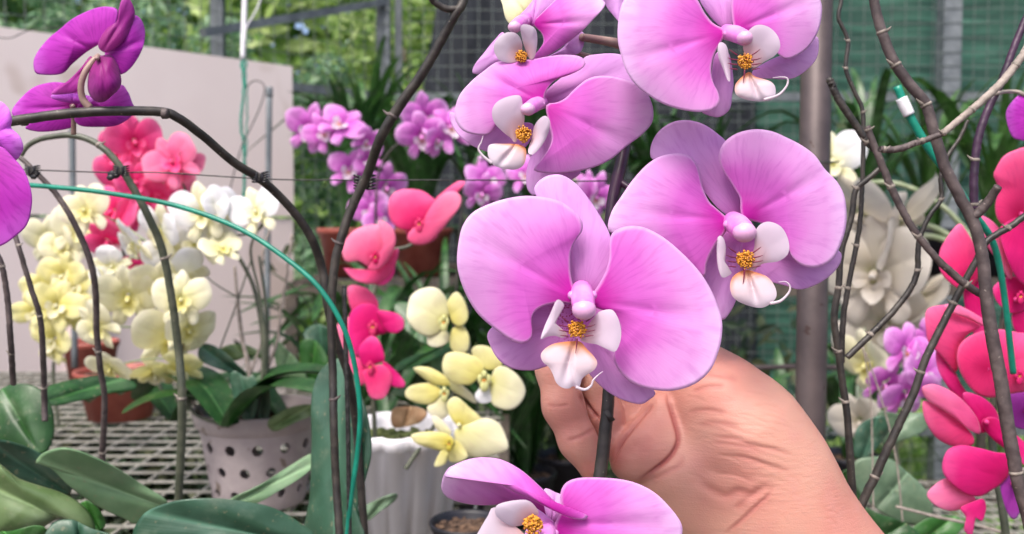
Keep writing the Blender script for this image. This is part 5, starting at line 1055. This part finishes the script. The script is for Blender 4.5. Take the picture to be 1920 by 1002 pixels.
# ================================================================== FOREGROUND LEAVES AND POTS
def tleaf(plant, zk, ol, base, d, dt, mat, dome=.002, curl=.0015, tx=0, ty=0, rip=.0022, nr=16, na=80):
    b = Z(zk, [base])[0]; return build('leaf', petal_px(Z(zk, ol), b, d, dt=dt, dome=dome * .4, curl=curl * .5, rip=rip, tx=tx, ty=ty, nr=nr, na=na, sk=4.5), M[mat], plant, solid=.0012)
fl = empty('orchid_plant', P(180, 1090, .70), 'broad leaved orchid filling the lower left corner, its leaves pale and dark green', 'orchid')
tleaf(fl, '5', [(-60,360),(0,328),(60,302),(140,304),(200,338),(237,400),(252,470),(246,560),(205,622),(120,612),(40,582),(-60,560)], (190,640), .74, .02, 'leaf_dark', dome=.010)
tleaf(fl, '5', [(180,332),(300,290),(430,266),(540,270),(618,288),(642,315),(605,332),(500,347),(380,377),(240,402),(190,380)], (150,400), .80, .05, 'leaf_dark', ty=-.010)
tleaf(fl, '5', [(-60,560),(0,563),(60,573),(140,600),(210,640),(280,720),(335,800),(280,814),(200,790),(120,760),(0,690),(-60,660)], (380,850), .70, -.03, 'leaf_blue', ty=.010)
tleaf(fl, '5', [(168,665),(200,625),(280,600),(350,608),(430,638),(540,690),(680,780),(782,850),(730,895),(640,952),(590,932),(480,882),(400,832),(320,772),(250,702),(205,668)], (840,900), .66, -.04, 'leaf_pale', ty=.012)
tleaf(fl, '5', [(-60,650),(0,678),(80,740),(160,770),(280,808),(370,858),(425,920),(440,985),(350,942),(270,925),(150,995),(0,1010),(-60,960)], (450,1010), .62, -.02, 'leaf_olive', dome=.012, curl=.010)
tleaf(fl, '5', [(200,1080),(240,960),(330,935),(430,975),(520,1010),(560,1090),(380,1120)], (380,1130), .60, -.01, 'leaf_blue', dome=.008)
tleaf(fl, '5', [(375,860),(420,850),(470,900),(490,960),(440,990),(400,930)], (480,1010), .66, -.0, 'leaf_mid', dome=.004)
tleaf(fl, '5', [(-50,1010),(60,985),(170,960),(220,990),(180,1090),(0,1120)], (200,1120), .60, -.01, 'leaf_mid', dome=.008)
f2 = empty('orchid_plant', P(520, 1110, .66), 'orchid with a long glossy leaf lying along the bottom edge and a narrow rising leaf', 'orchid')
tleaf(f2, '5', [(638,955),(680,900),(760,863),(860,840),(1000,834),(1150,850),(1280,880),(1400,948),(1470,1020),(1300,1060),(1000,1080),(650,1040),(625,990)], (1480,1060), .62, -.02, 'leaf_blue', dome=.010)
tleaf(f2, '5', [(1075,842),(1200,780),(1330,700),(1450,628),(1475,640),(1460,690),(1400,742),(1300,802),(1180,862)], (1040,880), .70, .06, 'leaf_pale', ty=-.006)
f3 = empty('orchid_plant', P(640, 1120, .62), 'orchid with one tall dark upright leaf behind the upright black stalk', 'orchid')
tleaf(f3, '7', [(88,520),(100,440),(130,380),(180,345),(225,370),(255,430),(285,510),(306,600),(312,700),(292,790),(262,900),(280,1060),(70,1060),(84,850),(90,650)], (170,1180), .625, .02, 'leaf_blue', tx=-.016, dome=.012)
# potted things
HP = P(480, 945, 1.133)
def holed_pot():
    x, y, z = P(488, 950, 1.13); z = BZ + .006; r, h = .076, .118; root = empty('holed_pot', (x, y, z), 'lilac grey plastic pot with rows of round drainage holes on the mesh bench', 'pot')
    prof = [(.0, .0), (r * .70, 0), (r * .73, .004), (r * .93, h * .80), (r * .99, h * .83), (r * 1.05, h * .97), (r * 1.04, h), (r * .985, h), (r * .95, h * .86), (r * .90, h * .80), (r * .69, .006), (0, .006)]
    V, Fc, _ = lathe(prof, 72, (0, 0, 0)); me = bpy.data.meshes.new('a'); me.from_pydata(V.tolist(), [], Fc); me.validate(); ob = bpy.data.objects.new('a', me); COL.objects.link(ob)
    cut = []; 
    for j, (zz, rr, ph) in enumerate(((.078, .0066, 0), (.050, .0062, .5), (.022, .0056, 0))):
        for k in range(13):
            a = (k + ph) * 2 * math.pi / 13 + .12; C = [(math.cos(a) * q, math.sin(a) * q, zz) for q in (.035, .1)]; tb = tube_raw(np.array(C), rr, 14); cut.append((tb[0], tb[1]))
    n = 0; VV = []; FF = []
    for v, f in cut: VV += v.tolist(); FF += [tuple(i + n for i in q) for q in f]; n = len(VV)
    mc = bpy.data.meshes.new('c'); mc.from_pydata(VV, [], FF); mc.validate(); oc = bpy.data.objects.new('c', mc); COL.objects.link(oc)
    for o_ in (ob, oc):
        import bmesh
        bm = bmesh.new(); bm.from_mesh(o_.data); bmesh.ops.remove_doubles(bm, verts=bm.verts, dist=1e-6); bmesh.ops.recalc_face_normals(bm, faces=bm.faces); bm.to_mesh(o_.data); bm.free()
    md = ob.modifiers.new('b', 'BOOLEAN'); md.operation = 'DIFFERENCE'; md.object = oc; md.solver = 'EXACT'
    dg = bpy.context.evaluated_depsgraph_get(); m2 = bpy.data.meshes.new_from_object(ob.evaluated_get(dg)); bpy.data.objects.remove(ob); bpy.data.objects.remove(oc)
    m2.materials.clear(); m2.materials.append(M['pot_grey']); o = bpy.data.objects.new('pot_wall', m2); COL.objects.link(o); o.parent = root
    m2.polygons.foreach_set('use_smooth', [True] * len(m2.polygons)); 
    try: m2.set_sharp_from_angle(angle=R(40))
    except Exception: pass
    g = np.random.default_rng(4); parts = []
    for k in range(110):
        a = g.uniform(0, 6.28); q = r * .84 * math.sqrt(g.random()); s = g.uniform(.004, .010); parts.append(ball((x + q * math.cos(a), y + q * math.sin(a), z + h * (.84 + .10 * g.random() * (1 - q / r))), s, 7, 5, (1, g.uniform(.4, 1), .6)))
    parts.append(lathe([(0, h * .84), (r * .5, h * .84), (r * .88, h * .80)], 40, (x, y, z)))
    build('potting_mix', parts, M['soil'], root)
    return x, y, z + h * .85
hx, hy, hz = holed_pot()
hw = tag(build('pot_hanger', [ptube([(386, 790, 1.10), (372, 772, 1.12), (357, 748, 1.14), (345, 740, 1.15)], [8, 7, 6], n=16), ptube([(357, 748, 1.14), (362, 736, 1.14), (370, 728, 1.14)], [5, 4], n=8)], M['stalk_pale']), 'pale bent wire hanger leaning on the rim of the holed pot', 'pot hanger')
hp = empty('orchid_plant', (hx, hy, hz), 'bloomless orchid with worn blue green leaves growing in the holed pot', 'orchid')
tleaf(hp, '5', [(925,150),(945,112),(1000,120),(1060,160),(1110,210),(1150,250),(1120,265),(1050,240),(980,215),(935,190)], (1180,300), 1.08, -.02, 'leaf_blue', nr=10, na=48)
tleaf(hp, '5', [(1025,140),(1080,115),(1150,118),(1215,150),(1220,180),(1170,165),(1100,190),(1060,165)], (1240,260), 1.14, .0, 'leaf_olive', nr=10, na=48)
tleaf(hp, '5', [(1075,260),(1100,240),(1150,270),(1185,260),(1205,320),(1200,420),(1165,485),(1120,440),(1090,360)], (1180,520), 1.05, -.01, 'leaf_blue', nr=10, na=48)
tleaf(hp, '5', [(1190,290),(1225,260),(1260,330),(1262,420),(1240,510),(1185,500),(1200,400)], (1220,540), 1.07, .0, 'leaf_grey', nr=10, na=48)
tleaf(hp, '5', [(1255,470),(1330,420),(1400,398),(1470,400),(1470,440),(1380,480),(1300,518),(1262,510)], (1230,530), 1.04, -.02, 'leaf_olive', nr=10, na=48)
tleaf(hp, '5', [(1280,90),(1330,130),(1390,190),(1430,260),(1400,300),(1320,290),(1290,200)], (1300,360), 1.12, .0, 'leaf_pale', nr=10, na=48)
tleaf(hp, '5', [(1400,120),(1440,88),(1490,110),(1530,180),(1520,260),(1470,300),(1420,240)], (1440,360), 1.16, .0, 'leaf_mid', nr=10, na=48)
tleaf(hp, '5', [(870,200),(910,180),(960,230),(980,290),(930,320),(885,270)], (1060,380), 1.14, .0, 'leaf_grey', nr=10, na=48)
tleaf(hp, '5', [(1420,60),(1480,20),(1560,60),(1560,150),(1500,160),(1440,110)], (1500,300), 1.2, .0, 'leaf_blue', nr=10, na=48)
build('old_stalk', [ptube([(480, 790, 1.10), (468, 700, 1.10), (452, 620, 1.12), (440, 500, 1.13)], [12, 9, 7, 5], n=30), ptube([(486, 780, 1.1), (500, 700, 1.1), (520, 640, 1.1), (527, 580, 1.1), (540, 500, 1.1), (548, 440, 1.1)], [8, 6, 5, 4], n=30, jit=.0004),
    ptube([(470, 700, 1.1), (500, 600, 1.11), (490, 500, 1.12), (505, 430, 1.13)], [5, 4, 4], n=20)], M['stalk_pale'], hp)
build('green_cane', [ptube([(490, 780, 1.09), (494, 650, 1.09), (476, 540, 1.1), (440, 470, 1.1)], [10, 9, 7], n=30), ptube([(497, 790, 1.08), (500, 600, 1.08), (486, 480, 1.09)], [8, 7, 5], n=20), ptube([(410, 660, 1.12), (440, 580, 1.13), (470, 490, 1.14)], 3, n=12), ptube([(360, 490, 1.14), (400, 530, 1.13), (450, 560, 1.12)], 3, n=12)], M['stalk_green'], hp)
x, y, z = P(756, 1000, 1.03); pot_obj('fluted_planter', x, y, BZ + .006, .066, .118, M['pot_white'], 'white fluted plastic planter with mossy bark behind the coral flowers', 'planter', fill='moss', flute=.13, nf=14)
wp = empty('orchid_plant', (x, y, BZ + .10), 'orchid in the white fluted planter with curled dry leaves and long green leaves', 'orchid')
tleaf(wp, '7', [(395,380),(440,345),(520,320),(600,285),(620,300),(590,330),(520,360),(440,385),(405,395)], (390,410), 1.02, .06, 'leaf_dark', nr=10, na=48)
tleaf(wp, '7', [(405,190),(395,140),(450,135),(560,200),(600,250),(540,300),(450,250)], (420,420), 1.08, .06, 'leaf_dark', nr=10, na=48)
tleaf(wp, '7', [(385,560),(400,530),(470,525),(520,545),(500,580),(440,600),(395,600)], (420,650), 1.0, .0, 'dry', nr=8, na=40)
tleaf(wp, '7', [(290,900),(340,870),(405,850),(400,875),(340,920),(295,950)], (260,990), .86, .0, 'leaf_grey', nr=8, na=40)
tleaf(wp, '7', [(385,470),(440,450),(520,470),(600,520),(560,540),(450,510)], (380,560), 1.02, .03, 'leaf_dark', nr=8, na=40)
for (px, py, d, r, h, lb) in ((226, 785, 1.62, .074, .085, 'low terracotta pot with a drainage hole standing on the mesh bench'), (2, 745, 1.42, .046, .06, 'terracotta pot cut off by the left frame edge'), (172, 738, 1.9, .055, .10, 'terracotta pot standing against the foot of the wall')):
    x, y, z = P(px, py, d); pot_obj('plant_pot', x, y, BZ + .006, r, h, M['terracotta'], lb)
x, y, z = P(1440, 660, 2.38); pot_obj('plant_pot', x, y, FZ + .008, .078, .10, M['black_pot'], 'squat black plastic pot left of the steel post')
x, y, z = P(875, 1020, .9); pot_obj('plant_pot', x, y, BZ + .006, .036, .05, M['black_pot'], 'small black pot standing behind the lowest lilac bloom')
# grey green leaves low at the right
rl = empty('orchid_plant', P(1680, 1100, .95), 'orchid with broad dusty grey green leaves behind the wrist', 'orchid')
for ol, b, d, mt in (([(300,670),(380,640),(470,650),(560,720),(640,800),(670,900),(600,960),(480,930),(380,860),(310,780)], (340,960), .92, 'leaf_grey'), ([(300,620),(310,520),(360,470),(440,450),(470,500),(430,570),(370,640),(320,650)], (300,760), .96, 'leaf_blue'),
        ([(420,430),(520,440),(640,440),(640,510),(540,560),(440,580),(410,500)], (400,640), 1.0, 'leaf_grey'), ([(330,880),(430,910),(560,960),(640,1060),(420,1100),(330,1040)], (300,1100), .86, 'leaf_dark'), ([(560,1000),(640,930),(760,915),(820,950),(760,1020),(640,1060)], (560,1080), .9, 'leaf_mid'),
        ([(230,730),(290,700),(330,800),(340,900),(280,860),(250,800)], (330,1000), .98, 'leaf_dark')):
    tleaf(rl, 'c', ol, b, d, .0, mt, nr=10, na=56)
build('thin_cane', [ptube([(1618, 650, .9), (1632, 740, .9), (1636, 860, .9), (1638, 1000, .9)], 3, n=30), ptube([(1622, 660, .9), (1650, 740, .9), (1680, 860, .9), (1694, 1000, .9)], 3, n=30), ptube([(1680, 950, .88), (1760, 970, .88), (1830, 985, .88), (1920, 1010, .88)], [5, 6, 5], n=30)], M['stalk_pale'], rl)
# dark plants on the lower level between the benches
bench(-.40, 1.7, 1.62, 2.2, .82, 'lowest wire mesh bench, half hidden under dark potted plants', step=.05)
lows = [(655, 'behind the coral flowers, left of the yellow ones'), (745, 'behind the white planter'), (830, 'behind the yellow orchids'), (915, 'between the yellow orchids and the fingers'), (985, 'just left of the curled fingers'), (1060, 'hidden behind the hand'), (1390, 'between the right lilac bloom and the steel post'), (1470, 'just left of the foot of the steel post'), (1600, 'behind the bare stalks beside the wrist')]
for i, (px, lb) in enumerate(lows):
    Y = 1.75 + (i % 3) * .14; x = (px - 960) / F * Y
    pot_obj('plant_pot', x, Y, .83, .065, .10, M['black_pot'], 'black nursery pot on the lowest bench ' + lb)
    strap_plant(x, Y, .92, 20 if px < 1100 else 9, (.50 if px < 950 else .40) if px < 1100 else .30, .016, M['strap'], 'dark grassy plant on the lowest bench ' + lb, 300 + i, 1.35)

tag(build('water_pipe', [ptube([(1340, 696, 1.55), (1420, 690, 1.56), (1500, 688, 1.58), (1590, 690, 1.6)], 10, n=20), ptube([(1395, 690, 1.553), (1398, 720, 1.55), (1402, 760, 1.55)], 9, n=10)], M['steel']), 'grey water pipe running low behind the steel post', 'pipe')
